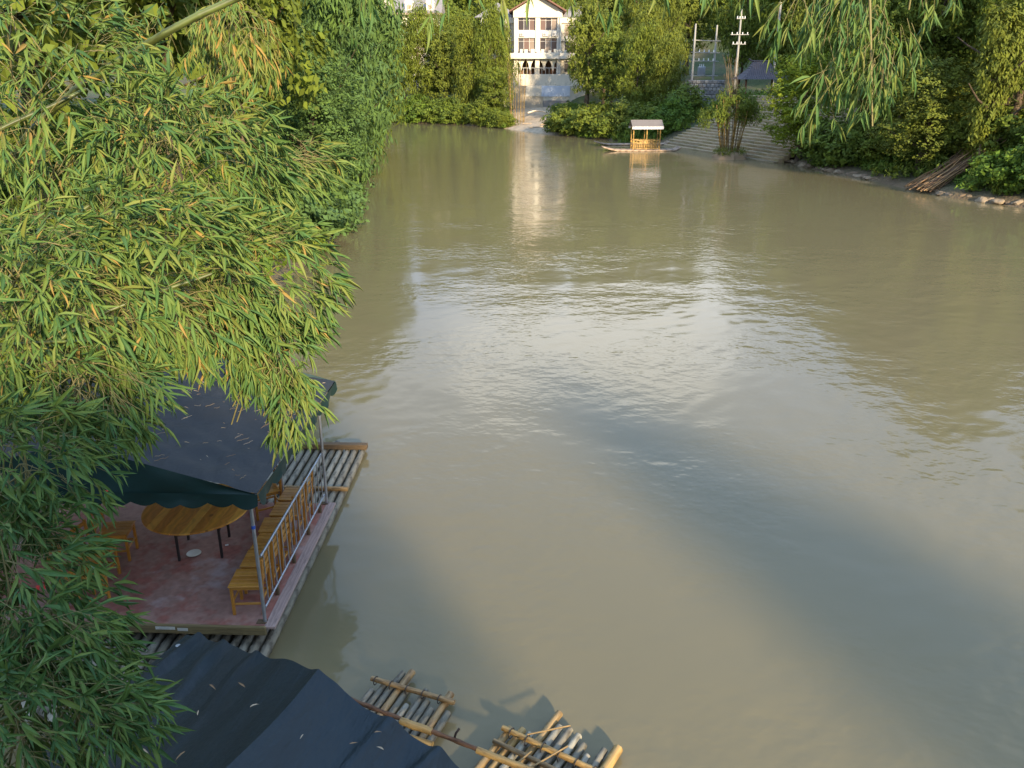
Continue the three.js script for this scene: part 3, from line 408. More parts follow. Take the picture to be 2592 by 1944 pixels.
// sandy landing: driftwood and pale culms
{
  const r = rng(23); const d = tag(add('driftwood_pole', tube([[2.4, 1.95, -132], [3.4, 2.25, -132.2], [4.6, 2.2, -132.5], [5.8, 1.75, -132.9]].map((p) => V3(...p)), (t) => 0.13 - 0.05 * t, 8), std([0.7, 0.58, 0.42])), 'pale bent driftwood pole lying across the sandy landing', 'driftwood');
  const boards = [[3.4, -121.5, 0.3], [4.6, -124, 0.9], [2.2, -127, -0.4]]; boards.forEach(([x, z, a], i) => tag(put(add('driftwood_board', box(2.2 - i * 0.4, 0.12, 0.3, 0.03), std([0.62, 0.5, 0.36], { map: rep(grainTex, 0.6, 2) })), x, ground(x, z) + 0.08, z, 0, a, 0.05), 'bleached driftwood board on the sandy landing', 'driftwood', 'boards on the sandy landing'));
  const b = thing('pale_bamboo', 'stand of tall bare pale bamboo culms before the white house', 'bamboo', [0.9, ground(0.9, -130), -130]); for (let i = 0; i < 16; i++) { const x = (r() - 0.5) * 2.4, z = (r() - 0.5) * 2; add('culm', tube(line([x, -0.2, z], [x * 1.4 + (r() - 0.5) * 0.8, 6 + r() * 3.5, z * 1.3], 4, 0.1, r), (t) => 0.05 * (1 - 0.5 * t), 5), i % 3 ? culmGold : paleBark, b); } add('crown', crownGeo(95, [[-0.8, 7, 0, 1.1, 2.2, 1], [-1.5, 4, 0, 0.9, 1.5, 0.9]], 130, 12, 0.32, { aspect: 0.2, droop: 0.8, spread: 0.5 }), CM.bamboo, b);
}
// ---------------------------------------------------------------- trees and shrubs
{
  const A = 'trees along the left bank', F = 'trees on the far bank', Rr = 'trees on the right bank', Hh = 'trees on the slope behind the houses';
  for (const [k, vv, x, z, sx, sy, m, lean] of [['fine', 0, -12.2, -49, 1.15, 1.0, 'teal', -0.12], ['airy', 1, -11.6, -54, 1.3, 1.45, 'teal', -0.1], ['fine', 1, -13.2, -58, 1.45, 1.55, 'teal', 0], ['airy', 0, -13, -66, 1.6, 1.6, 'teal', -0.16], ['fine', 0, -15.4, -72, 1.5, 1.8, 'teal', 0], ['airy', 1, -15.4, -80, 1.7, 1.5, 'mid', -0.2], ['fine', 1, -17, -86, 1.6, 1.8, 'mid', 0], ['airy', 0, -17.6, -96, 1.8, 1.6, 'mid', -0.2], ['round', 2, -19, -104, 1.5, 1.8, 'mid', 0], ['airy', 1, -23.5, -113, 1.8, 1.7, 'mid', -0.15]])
    tree('bank_tree', k, vv, m, x, z, sx, sy, k === 'airy' ? 'feathery tree overhanging the water from the left bank' : 'broad tree rising from the left bank', 'tree', A, { tz: lean, turn: lean ? 0.1 : undefined });
  for (const [x, z, s] of [[-13, -17, 1.5], [-14, -25, 1.7], [-13.5, -33, 1.7], [-12.8, -41, 1.4], [-20, -30, 2], [-19, -45, 2]]) tree('bank_tree', 'round', Math.abs(Math.round(x)) % 3, 'mid', x, z, s, s * 1.25, 'leafy tree on the left bank behind the near bamboo', 'tree', A);
  for (const [k, vv, x, z, sx, sy, m] of [['round', 0, -21.5, -149, 1.3, 1.7, 'olive'], ['airy', 0, -15.5, -147, 1.45, 1.75, 'yellowGreen'], ['round', 1, -11, -144.5, 1.25, 1.45, 'olive'], ['airy', 0, -2.4, -147, 1.2, 1.65, 'bamboo'], ['fine', 0, -18.5, -150, 1.5, 1.75, 'yellowGreen'], ['fine', 1, -13, -150, 1.4, 1.7, 'olive'], ['airy', 1, -7.2, -141, 1.3, 1.55, 'bamboo'], ['airy', 0, -3.4, -139, 1.2, 1.75, 'yellowGreen'], ['round', 2, -2.6, -133, 0.85, 0.9, 'yellowGreen'], ['round', 2, 10.6, -121, 1.1, 1.75, 'olive'], ['round', 0, 13.4, -117, 1.05, 1.25, 'yellowGreen'], ['airy', 1, 16.2, -112, 1.25, 1.2, 'yellowGreen'], ['airy', 0, 19.2, -109, 1.1, 1.05, 'bamboo'], ['round', 1, 13.5, -128, 1.2, 1.5, 'mid'], ['fine', 1, 12, -141, 1.3, 1.75, 'olive'], ['airy', 0, 19, -125, 1.3, 1.5, 'bamboo'], ['airy', 1, 22.5, -130, 1.3, 1.6, 'olive']])
    tree('far_bank_tree', k, vv, m, x, z, sx, sy, x < 0 ? (k === 'airy' ? 'feathery sunlit bamboo-like tree left of the white house' : 'rounded sunlit tree left of the white house') : (k === 'airy' ? 'feathery yellow-green tree between the white house and the poles' : 'rounded leafy tree between the white house and the stairs'), 'tree', F);
  for (const [k, vv, x, z, sx, sy, m] of [['round', 0, -9, -162, 1.6, 1.7, 'mid'], ['airy', 1, -3, -172, 1.8, 1.9, 'olive'], ['round', 1, 17, -160, 1.7, 1.8, 'bamboo'], ['airy', 0, 23, -152, 1.8, 1.9, 'bamboo'], ['round', 2, 29, -146, 1.6, 1.7, 'olive'], ['airy', 1, 36, -138, 1.8, 1.8, 'mid'], ['round', 0, 41, -128, 1.7, 1.8, 'mid'], ['airy', 0, 39, -115, 1.6, 1.7, 'olive'], ['round', 1, 36, -100, 1.4, 1.5, 'mid'], ['airy', 1, -34, -165, 1.8, 1.9, 'olive']])
    tree('slope_tree', k, vv, m, x, z, sx, sy, k === 'airy' ? 'tall feathery tree on the slope behind the far bank' : 'tall rounded tree on the slope behind the far bank', 'tree', Hh);
  tree('lime_tree', 'fine', 1, 'lime', 24.8, -74, 1.42, 1.1, 'bright lime green broadleaf tree leaning over the foot of the stairs', 'tree', undefined, { y: -0.9 });
  tree('broad_tree', 'fine', 0, 'olive', 28.8, -60, 1.35, 0.98, 'dense olive green tree beside the brown heap of dead stalks', 'tree', undefined, { y: -0.5 });
  tree('vine_column', 'column', 0, 'bamboo', 30.4, -55.4, 1.15, 1.05, 'tall narrow column of drooping yellow-green vine on a trunk', 'tree');
  for (const [k, vv, x, z, sx, sy, m] of [['round', 0, 31.5, -70, 1.5, 1.7, 'fern'], ['fine', 0, 35, -63.5, 1.5, 1.9, 'mid'], ['airy', 0, 31.5, -82, 1.5, 1.5, 'mid'], ['fine', 0, 28.2, -67, 1.25, 1.35, 'mid'], ['fine', 1, 33.2, -57.5, 1.4, 1.8, 'mid'], ['fine', 1, 31.8, -66, 1.5, 1.7, 'mid'], ['round', 1, 42, -55, 1.6, 1.9, 'mid'], ['round', 0, 41, -68, 1.8, 2, 'mid'], ['airy', 1, 39, -84, 1.7, 1.8, 'fern'], ['round', 1, 47, -46, 1.5, 1.8, 'mid'], ['round', 2, 53, -42, 1.7, 2, 'mid'], ['airy', 0, 48, -56, 1.9, 2, 'fern']])
    tree('bank_tree', k, vv, m, x, z, sx, sy, k === 'airy' ? 'tall feathery tree standing behind the right bank' : 'tall broadleaf tree standing behind the right bank', 'tree', Rr);
  // trees of the right bank and of the near bank that stand outside the frame: their shade falls into it
  for (const [x, z, s] of [[51, -34, 1.7], [58, -20, 1.8]]) tree('bank_tree', 'round', 1, 'mid', x, z, s, s * 1.15, 'broadleaf tree further along the right bank', 'tree', Rr);
  for (const [k, x, z, sx, sy] of [['round', 5.9, 11.2, 0.85, 0.57], ['round', 2.9, 9.4, 0.85, 0.53], ['round', 22, 29.5, 0.72, 1.25]]) tree('terrace_tree', k, 0, 'mid', x, z, sx, sy, 'low leafy tree on the near bank by the terrace', 'tree', 'trees on the near bank');
  const sh = (list, label, cat, group) => { for (const [x, z, s, m, v = 0] of list) tree('shrub', 'shrub', v, m, x, z, s * 1.1, s, (s > 1.25 ? 'large ' : 'small ') + { fern: 'fern green ', grass: 'grass green ', mid: 'mid green ', yellowGreen: 'yellow-green ', olive: 'olive green ', teal: 'blue-green ' }[m] + label, cat, group); };
  sh([[-19, -143.5, 1.3, 'fern'], [-15.5, -142.5, 1.5, 'grass', 1], [-12.5, -140.8, 1.5, 'fern'], [-10, -139.3, 1.35, 'fern', 1], [-7.4, -137.3, 1.25, 'mid'], [-4.6, -132.6, 1.3, 'yellowGreen', 1], [-2.4, -129.8, 1.1, 'mid'], [-1.2, -127, 0.8, 'yellowGreen', 1]], 'waterside shrub left of the sandy landing', 'shrub', 'shrubs along the far waterline');
  sh([[5.6, -114.6, 0.9, 'mid', 1], [7.4, -112, 1.3, 'yellowGreen'], [8.8, -109.2, 1.1, 'mid', 1], [10.6, -108, 1.5, 'yellowGreen'], [12.2, -104.8, 1.1, 'mid', 1], [13.6, -105.5, 1.5, 'olive'], [15.2, -101.8, 1.0, 'fern', 1], [16.3, -103, 1.4, 'yellowGreen'], [17.2, -99.3, 1.0, 'grass', 1], [18.8, -101.5, 1.3, 'grass'], [20.5, -103, 1.4, 'mid', 1]], 'waterside shrub behind the moored rafts', 'shrub', 'shrubs along the far waterline');
  sh([[26.2, -70.5, 1.3, 'fern', 1], [27.3, -67.5, 1.3, 'fern'], [28.6, -65, 1.2, 'mid', 1], [30.6, -52, 1.0, 'grass'], [32.2, -50.5, 1.2, 'grass', 1], [33.4, -47.6, 1.2, 'grass'], [34.5, -51.5, 1.5, 'fern', 1], [32, -57, 1.3, 'mid']], 'low shrub on the right bank slope', 'shrub', 'shrubs on the right bank');
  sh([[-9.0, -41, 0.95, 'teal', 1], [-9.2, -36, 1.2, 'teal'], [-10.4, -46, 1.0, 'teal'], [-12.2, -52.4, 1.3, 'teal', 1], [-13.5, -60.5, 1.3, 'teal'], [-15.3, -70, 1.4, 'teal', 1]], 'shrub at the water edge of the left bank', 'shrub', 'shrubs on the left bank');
  // wood on the hillside and ground cover on the banks: nobody could count these
  const r = rng(41), wood = [], M = new THREE.Matrix4(), Q = new THREE.Quaternion();
  for (let i = 0; i < 1400 && wood.length < 330; i++) { const x = -190 + r() * 330, z = -160 - r() * 150 + (x > 40 ? r() * 120 : 0); if (inRiver(x, z) || dist(RIGHT, x, z) < (x > 40 ? 22 : 52)) continue; wood.push([x, z, 1.5 + r() * 1.0]); }
  for (let v = 0; v < 3; v++) { const l = wood.filter((_, i) => i % 3 === v), im = new THREE.InstancedMesh(v < 2 ? KINDS.round[v].g : KINDS.airy[0].g, CM[['mid', 'olive', 'bamboo'][v]], l.length); im.name = numbered('hillside_wood'); l.forEach(([x, z, s], i) => { M.compose(V3(x, ground(x, z) - 2.5 * s, z), Q.setFromAxisAngle(UPV, x), V3(s, s * 1.1, s)); im.setMatrixAt(i, M); }); im.castShadow = im.receiveShadow = true; scene.add(im); im.userData = { kind: 'stuff', label: ['round crowned wood covering the hillside behind the houses', 'olive green wood covering the hillside behind the houses', 'feathery wood covering the hillside behind the houses'][v], category: 'wood' }; }
  const tuft = crownGeo(201, [[0, 0.22, 0, 0.5, 0.3, 0.5], [0.5, 0.16, 0.3, 0.4, 0.22, 0.4], [-0.4, 0.16, 0.35, 0.4, 0.22, 0.4]], 26, 9, 0.2, { aspect: 0.35, spread: 0.22 }), spots = [[], []];
  for (let i = 0; i < 10500; i++) { const x = -24 + r() * 66, z = -9 - r() * 146, dl = dist(LEFT, x, z), dr = dist(RIGHT, x, z), d = Math.min(dl, dr); if (inRiver(x, z) || d > 17 || d < 0.25 || z > -9.5) continue; if (z < -75 && z > -98 && dr < 14 && dr < dl) continue; if (x > -1.5 + r() * 1.5 && x < 7.2 && z < -112) continue; if (z > -75 && x > 20 && d < 1.6) continue; spots[r() < 0.5 ? 0 : 1].push([x, z]); }
  for (let v = 0; v < 2; v++) { const im = new THREE.InstancedMesh(tuft, CM[v ? 'mid' : 'grass'], spots[v].length); im.name = numbered('ground_cover'); spots[v].forEach(([x, z], i) => { const s = 0.8 + r() * 1.1; M.compose(V3(x, ground(x, z), z), Q.setFromAxisAngle(UPV, r() * 6), V3(s, s * (0.7 + r() * 0.8), s)); im.setMatrixAt(i, M); }); im.castShadow = im.receiveShadow = true; scene.add(im); im.userData = { kind: 'stuff', label: v ? 'mid green low plants covering the river banks' : 'bright grass and low plants covering the river banks', category: 'ground cover' }; }
}
// right bank: stones at the water, heap of dead stalks, post
{
  const r = rng(61), sm = [[0.25, 0.18, 0.11], [0.2, 0.14, 0.085], [0.33, 0.25, 0.16]].map((c) => std(c, { map: rep(stucco, 2, 2), roughness: 0.9 })), shapes = [0, 1, 2].map((i) => { const g = new THREE.IcosahedronGeometry(0.5, 2), p = g.attributes.position; for (let k = 0; k < p.count; k++) { const n = 1 + 0.45 * noise(p.getX(k) * 2 + i * 9, p.getY(k) * 2, p.getZ(k) * 2); p.setXYZ(k, p.getX(k) * n * 1.3, p.getY(k) * n * 0.55, p.getZ(k) * n); } g.computeVertexNormals(); return g; });
  for (let i = 0; i < 64; i++) { const t = i / 63, z = mix(-76, -46.5, t), k = RIGHT.findIndex(([, b]) => b <= z), [ax, az] = RIGHT[k - 1], [bx2, bz] = RIGHT[k], x = mix(ax, bx2, (z - az) / (bz - az)) + 0.25 + r() * 0.5; const m = tag(add('bank_stone', shapes[i % 3], sm[Math.floor(r() * 3)]), 'pale weathered stone edging the water on the right bank', 'stone', 'stones edging the right bank'); m.position.set(x, 0.06 + r() * 0.1, z + (r() - 0.5) * 0.3); m.rotation.y = r() * 6; m.scale.setScalar(0.3 + r() * 0.5); }
  const h = thing('dead_stalk_heap', 'brown heap of dead stalks sloping down to the water', 'dead stalks', [26.8, 0.1, -55.6]), sb = [[0.24, 0.14, 0.06], [0.34, 0.21, 0.09], [0.18, 0.11, 0.06]].map((c) => std(c));
  for (let i = 0; i < 95; i++) { const a = (r() - 0.5) * 1.7; add('stalk', tube(line([-0.5 + r() * 1.2, r() * 0.3, a * 1.4], [4.4 + r() * 1.3, 2.4 + r() * 1.0, -1.4 + a * 1.6], 5, 0.22, r), (t) => 0.034 * (0.6 + r() * 0.5), 5), sb[i % 3], h); }
  const p = thing('wooden_post', 'short brown wooden post standing by the heap of dead stalks', 'post', [30.3, 1.2, -55]); add('shaft', tube(line([0, -0.6, 0], [-0.15, 1.9, 0], 4, 0.04, r), 0.09, 8), paleBark, p);
}

// ---------------------------------------------------------------- dining raft
const raft = thing('dining_raft', 'bamboo raft with red deck, steel railing and dark gabled canopy', 'raft', [-3.22, 0, -9.0], -0.037);
{
  const r = rng(101);
  for (let i = 0; i < 31; i++) { const x = -0.04 - i * 0.152, m = add('bamboo_pole', bambooPole(8.0 + (i < 9 ? (r() - 0.5) * 0.12 : r() * 0.4), 0.062 + r() * 0.012, r, 0.12, 0.02), bambooGrey[Math.floor(r() * 4)], raft); put(m, x, 0.075 + (r() - 0.5) * 0.02, 1.62 - (i > 3 ? r() * 0.3 : 0)); }
  for (const z of [0.33, 0.98]) put(add('cross_pole', bambooPole(4.7, 0.042, r, 0.1, 0.02), bambooGrey[1], raft), 0.06, 0.175, z, 0, Math.PI / 2, 0);
  put(add('cross_pole', bambooPole(4.7, 0.045, r, 0.1), bambooTan[2], raft), 0.08, 0.175, -4.35, 0, Math.PI / 2, 0);
  put(add('end_beam', box(4.7, 0.11, 0.14, 0.012), brownTimber, raft), -2.28, 0.195, -6.15);
  // deck
  const deck = add('deck', (() => { const g = box(4.44, 0.05, 3.3, 0.008).clone(), p = g.attributes.position, uv = g.attributes.uv; for (let i = 0; i < p.count; i++) uv.setXY(i, p.getX(i) / 4.44 + 0.5, p.getZ(i) / 4.44 + 0.5); return g; })(), carpet, raft); put(deck, -2.24, 0.425, -1.66);
  const fb2 = put(add('front_board', box(4.5, 0.13, 0.05, 0.01), mossTimber, raft), -2.25, 0.39, 0.022);
  for (const [x, w] of [[-1.28, 0.26], [-1.05, 0.14]]) put(add('peeled_patch', box(w, 0.045, 0.004, 0.001), std([0.66, 0.62, 0.52], { map: rep(tarpDust, 3, 3) }), fb2), x + 2.25 - 0.05, 0.025 - (w < 0.2 ? 0.015 : 0), 0.027);
  put(add('side_board', box(0.15, 0.045, 3.36, 0.008), std([0.46, 0.34, 0.31], { map: rep(grainTex, 0.7, 2), roughness: 0.9 }), raft), 0.045, 0.432, -1.66);
  for (const z of [-0.6, -1.4, -2.2, -3.0]) put(add('joist', box(4.4, 0.14, 0.09, 0.01), brownTimber, raft), -2.24, 0.29, z);
  // railing
  const rx = -0.06; put(add('top_rail', tube(line([0, 0, 0], [0, 0, -3.12], 8), 0.019, 8), steel, raft), rx, 1.35, -0.24); put(add('bottom_rail', tube(line([0, 0, 0], [0, 0, -3.12], 8), 0.017, 8), steel, raft), rx, 0.6, -0.2);
  for (let i = 0; i < 16; i++) put(add('rail_bar', tube(line([0, 0.6, 0], [0, 1.35, 0], 2), 0.0095, 6), steel, raft), rx, 0, -0.34 - i * 0.192);
  for (const z of [-0.7, -1.5, -2.3, -3.0]) put(add('rail_foot', box(0.05, 0.16, 0.05, 0.006), brownTimber, raft), rx, 0.52, z);
  // posts
  const post = (x, z, y1, blue) => { const p = put(add('canopy_post', tube(line([0, 0.44, 0], [0, y1, 0], 3), 0.024, 10), steel, raft), x, 0, z); put(add('foot_plate', box(0.13, 0.012, 0.09, 0.003), brownTimber, p), -0.04, 0.458, 0); if (blue) put(add('blue_tape', tube(line([0, 0, 0], [0, 0.045, 0], 1), 0.0262, 10), bluePaint, p), 0, 1.86, 0); };
  post(-0.04, -0.08, 2.36, true); post(-0.02, -3.3, 2.36); post(-4.3, -0.08, 2.36); post(-4.3, -3.3, 2.36); post(-0.75, -3.3, 1.35); post(-1.05, -3.3, 1.35);
  // canopy
  const e0 = 0.09, ridge = -2.16, zf = 0.0, zb = -3.98, ye = 2.40, yr = 3.06;
  const drape = (t, s, q) => 0.07 * noise(t * 2.1, s * 5.5, q) + 0.05 * noise(t * 5, s * 11 + t * 3, q + 4) + 0.02 * noise(t * 12, s * 16 - t * 6, q + 2) - 0.05 * Math.sin(Math.PI * t) * (0.6 + 0.5 * Math.cos(s * 18.8));
  for (const [sgn, q] of [[1, 1], [-1, 6]]) add('canopy_slope', sheet(44, 60, (u, v) => { const x = sgn > 0 ? mix(e0, ridge, u) : mix(2 * ridge - e0, ridge, u); return [x, mix(ye, yr, u) + drape(u, v, q) * ss(0, 0.1, u) * ss(1, 0.92, u), mix(zf, zb, v)]; }, [1.2, 2]), charcoal, raft);
  for (const z of [zf + 0.012, zb - 0.012]) add('canopy_gable', sheet(40, 10, (u, v) => { const x = mix(e0 - 0.02, 2 * ridge - e0 + 0.02, u), top = mix(yr, ye, Math.abs(x - ridge) / (e0 - ridge)) - 0.006; return [x, mix(ye - 0.02, top, v), z - Math.sign(z + 1) * 0.03 * Math.sin(u * 20) * Math.sin(Math.PI * v)]; }, [4, 0.6]), greenCloth, raft);
  const valance = (len, n, place) => { const d = 0.19; add('valance', sheet(n * 10, 5, (u, v) => { const sc = 0.06 * Math.abs(Math.sin(u * n * Math.PI)), w = 0.028 * Math.sin(u * 31 + 1) * v + 0.02 * noise(u * 9, v * 2, len) * v; return place(u, ye - v * (d - 0.05 + sc), w); }, [len, 0.3]), greenCloth, raft); };
  valance(4.5, 14, (u, y, w) => [mix(e0 + 0.015, 2 * ridge - e0, u), y, zf + 0.03 + w]); valance(4.5, 16, (u, y, w) => [mix(e0, 2 * ridge - e0, u), y, zb - 0.03 + w]); valance(4, 14, (u, y, w) => [e0 + 0.02 + w, y, mix(zf + 0.02, zb, u)]); valance(4, 14, (u, y, w) => [2 * ridge - e0 - 0.02 + w, y, mix(zf, zb, u)]);
  add('canopy_frame', tube(line([e0 - 0.03, ye - 0.02, zf - 0.06], [e0 - 0.03, ye - 0.02, zb + 0.06], 4), 0.016, 8), steel, raft); add('canopy_frame', tube(line([2 * ridge - e0 + 0.03, ye - 0.02, zf - 0.06], [2 * ridge - e0 + 0.03, ye - 0.02, zb + 0.06], 4), 0.016, 8), steel, raft);
  for (const z of [zf - 0.07, zb + 0.07]) add('canopy_frame', tube(line([e0 - 0.03, ye - 0.05, z], [2 * ridge - e0 + 0.03, ye - 0.05, z], 4), 0.016, 8), steel, raft);
}
// chairs: local +z is the front
{
  const proto = new THREE.Group(), r = rng(77); let n = 0;
  for (let i = 0; i < 5; i++) put(add('seat_slat', box(0.084, 0.022, 0.43, 0.004), pine[i % 3], proto), -0.174 + i * 0.087, 0.45, 0.0);
  for (const x of [-0.175, 0.175]) { put(add('leg', box(0.038, 0.437, 0.038, 0.004), pine[0], proto), x, 0.2185, 0.185); put(add('back_leg', box(0.038, 0.84, 0.034, 0.004), pine[2], proto), x, 0.418, -0.225, -0.07); put(add('stretcher', box(0.02, 0.03, 0.35, 0.003), pine[1], proto), x, 0.17, -0.01); put(add('seat_rail', box(0.02, 0.05, 0.36, 0.003), pine[1], proto), x, 0.41, -0.01); }
  put(add('seat_rail', box(0.31, 0.05, 0.02, 0.003), pine[1], proto), 0, 0.41, 0.185); put(add('stretcher', box(0.31, 0.028, 0.02, 0.003), pine[1], proto), 0, 0.2, 0.185); put(add('stretcher', box(0.31, 0.028, 0.02, 0.003), pine[1], proto), 0, 0.2, -0.2);
  for (const y of [0.55, 0.66, 0.78]) put(add('back_slat', box(0.31, 0.065, 0.016, 0.004), pine[n++ % 3], proto), 0, y, -0.226 - (y - 0.42) * 0.07, -0.07);
  const chair = (x, z, turn, label, group, lift = 0) => { const c = proto.clone(); c.name = numbered('wooden_chair'); c.position.set(x, 0.452 + lift, z); c.rotation.y = turn; scene.add(c); return tag(c, label, 'chair', group); };
  const L = -Math.PI / 2, row = 'chairs lined up along the steel railing';
  chair(-3.53, -9.42, L + 0.03, 'slatted pine chair at the front corner post of the red deck', row);
  for (const [z, a, dx] of [[-9.9, 0.02, 0], [-10.35, -0.04, 0.02], [-10.82, 0.05, -0.02], [-11.3, 0, 0.02], [-11.78, -0.05, 0.03]]) chair(-3.52 + dx, z, L + a, 'slatted pine chair in the row with its back against the steel railing', row);
  chair(-4.05, -11.98, Math.PI + 2.1, 'pine chair turned towards the table at the rear of the deck', undefined);
  const near = 'chairs left of the round table'; chair(-5.88, -10.7, Math.PI / 2 + 0.1, 'pine chair pulled up to the left of the round table', near); chair(-5.9, -10.08, Math.PI / 2 - 0.25, 'pine chair half hidden by bamboo leaves left of the round table', near); chair(-6.45, -10.35, Math.PI / 2 + 0.3, 'pine chair standing behind the others left of the round table', near); chair(-5.75, -9.45, 2.6, 'pine chair under the bamboo leaves at the front left of the deck', near);
}
// round table
{
  const t = thing('round_table', 'round pine plank table on black folding steel legs', 'table', [-4.70, 0.452, -10.86]), R = 0.765, n = 11, w = 2 * R / n, gap = 0.007;
  for (let i = 0; i < n; i++) {
    const a = -R + i * w + gap / 2, b = a + w - gap, pts = [], m = 8; for (let k = 0; k <= m; k++) { const x = mix(a, b, k / m); pts.push(new THREE.Vector2(x, Math.sqrt(Math.max(0.0004, R * R - x * x)))); } for (let k = m; k >= 0; k--) { const x = mix(a, b, k / m); pts.push(new THREE.Vector2(x, -Math.sqrt(Math.max(0.0004, R * R - x * x)))); }
    const g = new THREE.ExtrudeGeometry(new THREE.Shape(pts), { depth: 0.022, bevelEnabled: true, bevelSize: 0.002, bevelThickness: 0.003, bevelSegments: 1 }); g.rotateX(-Math.PI / 2); const p = g.attributes.position, uv = g.attributes.uv; for (let k = 0; k < p.count; k++) uv.setXY(k, p.getZ(k) + i * 0.37, p.getX(k) * 1.0 + i * 0.19); put(add('plank', g, tablePine[(i * 7) % 4], t), 0, 0.7, 0, 0, 0, 0);
  }
  t.rotation.y = -0.06;
  const feet = [[-0.22, 0.33], [0.38, 0.21], [0.26, -0.38], [-0.34, -0.26]]; for (const [x, z] of feet) put(add('leg', box(0.034, 0.7, 0.034, 0.004), darkSteel, t), x, 0.35, z);
  for (const [i, j] of [[0, 1], [1, 2], [2, 3], [3, 0]]) { const [a, b] = feet[i], [c, d] = feet[j]; add('brace', tube(line([a, 0.42, b], [c, 0.52, d], 2), 0.011, 6), darkSteel, t); add('rim_bar', tube(line([a, 0.68, b], [c, 0.68, d], 2), 0.012, 6), darkSteel, t); }
  const pl = tag(add('plate', new THREE.LatheGeometry([[0, 0.004], [0.06, 0.004], [0.09, 0.02], [0.105, 0.026], [0.108, 0.022], [0.07, 0], [0, 0]].map((p) => new THREE.Vector2(...p)), 28), std([0.7, 0.66, 0.54], { roughness: 0.35 })), 'small cream plate left on the red deck under the table', 'plate'); pl.position.set(-4.79, 0.453, -10.72);
  const st = std([0.5, 0.12, 0.03], { roughness: 0.6 });
  const bit = tag(add('paper_scrap', box(0.05, 0.008, 0.035, 0.003), white), 'tiny white paper scrap on the red deck beside the table', 'litter'); put(bit, -4.38, 0.456, -10.98, 0, 0.4, 0);
}
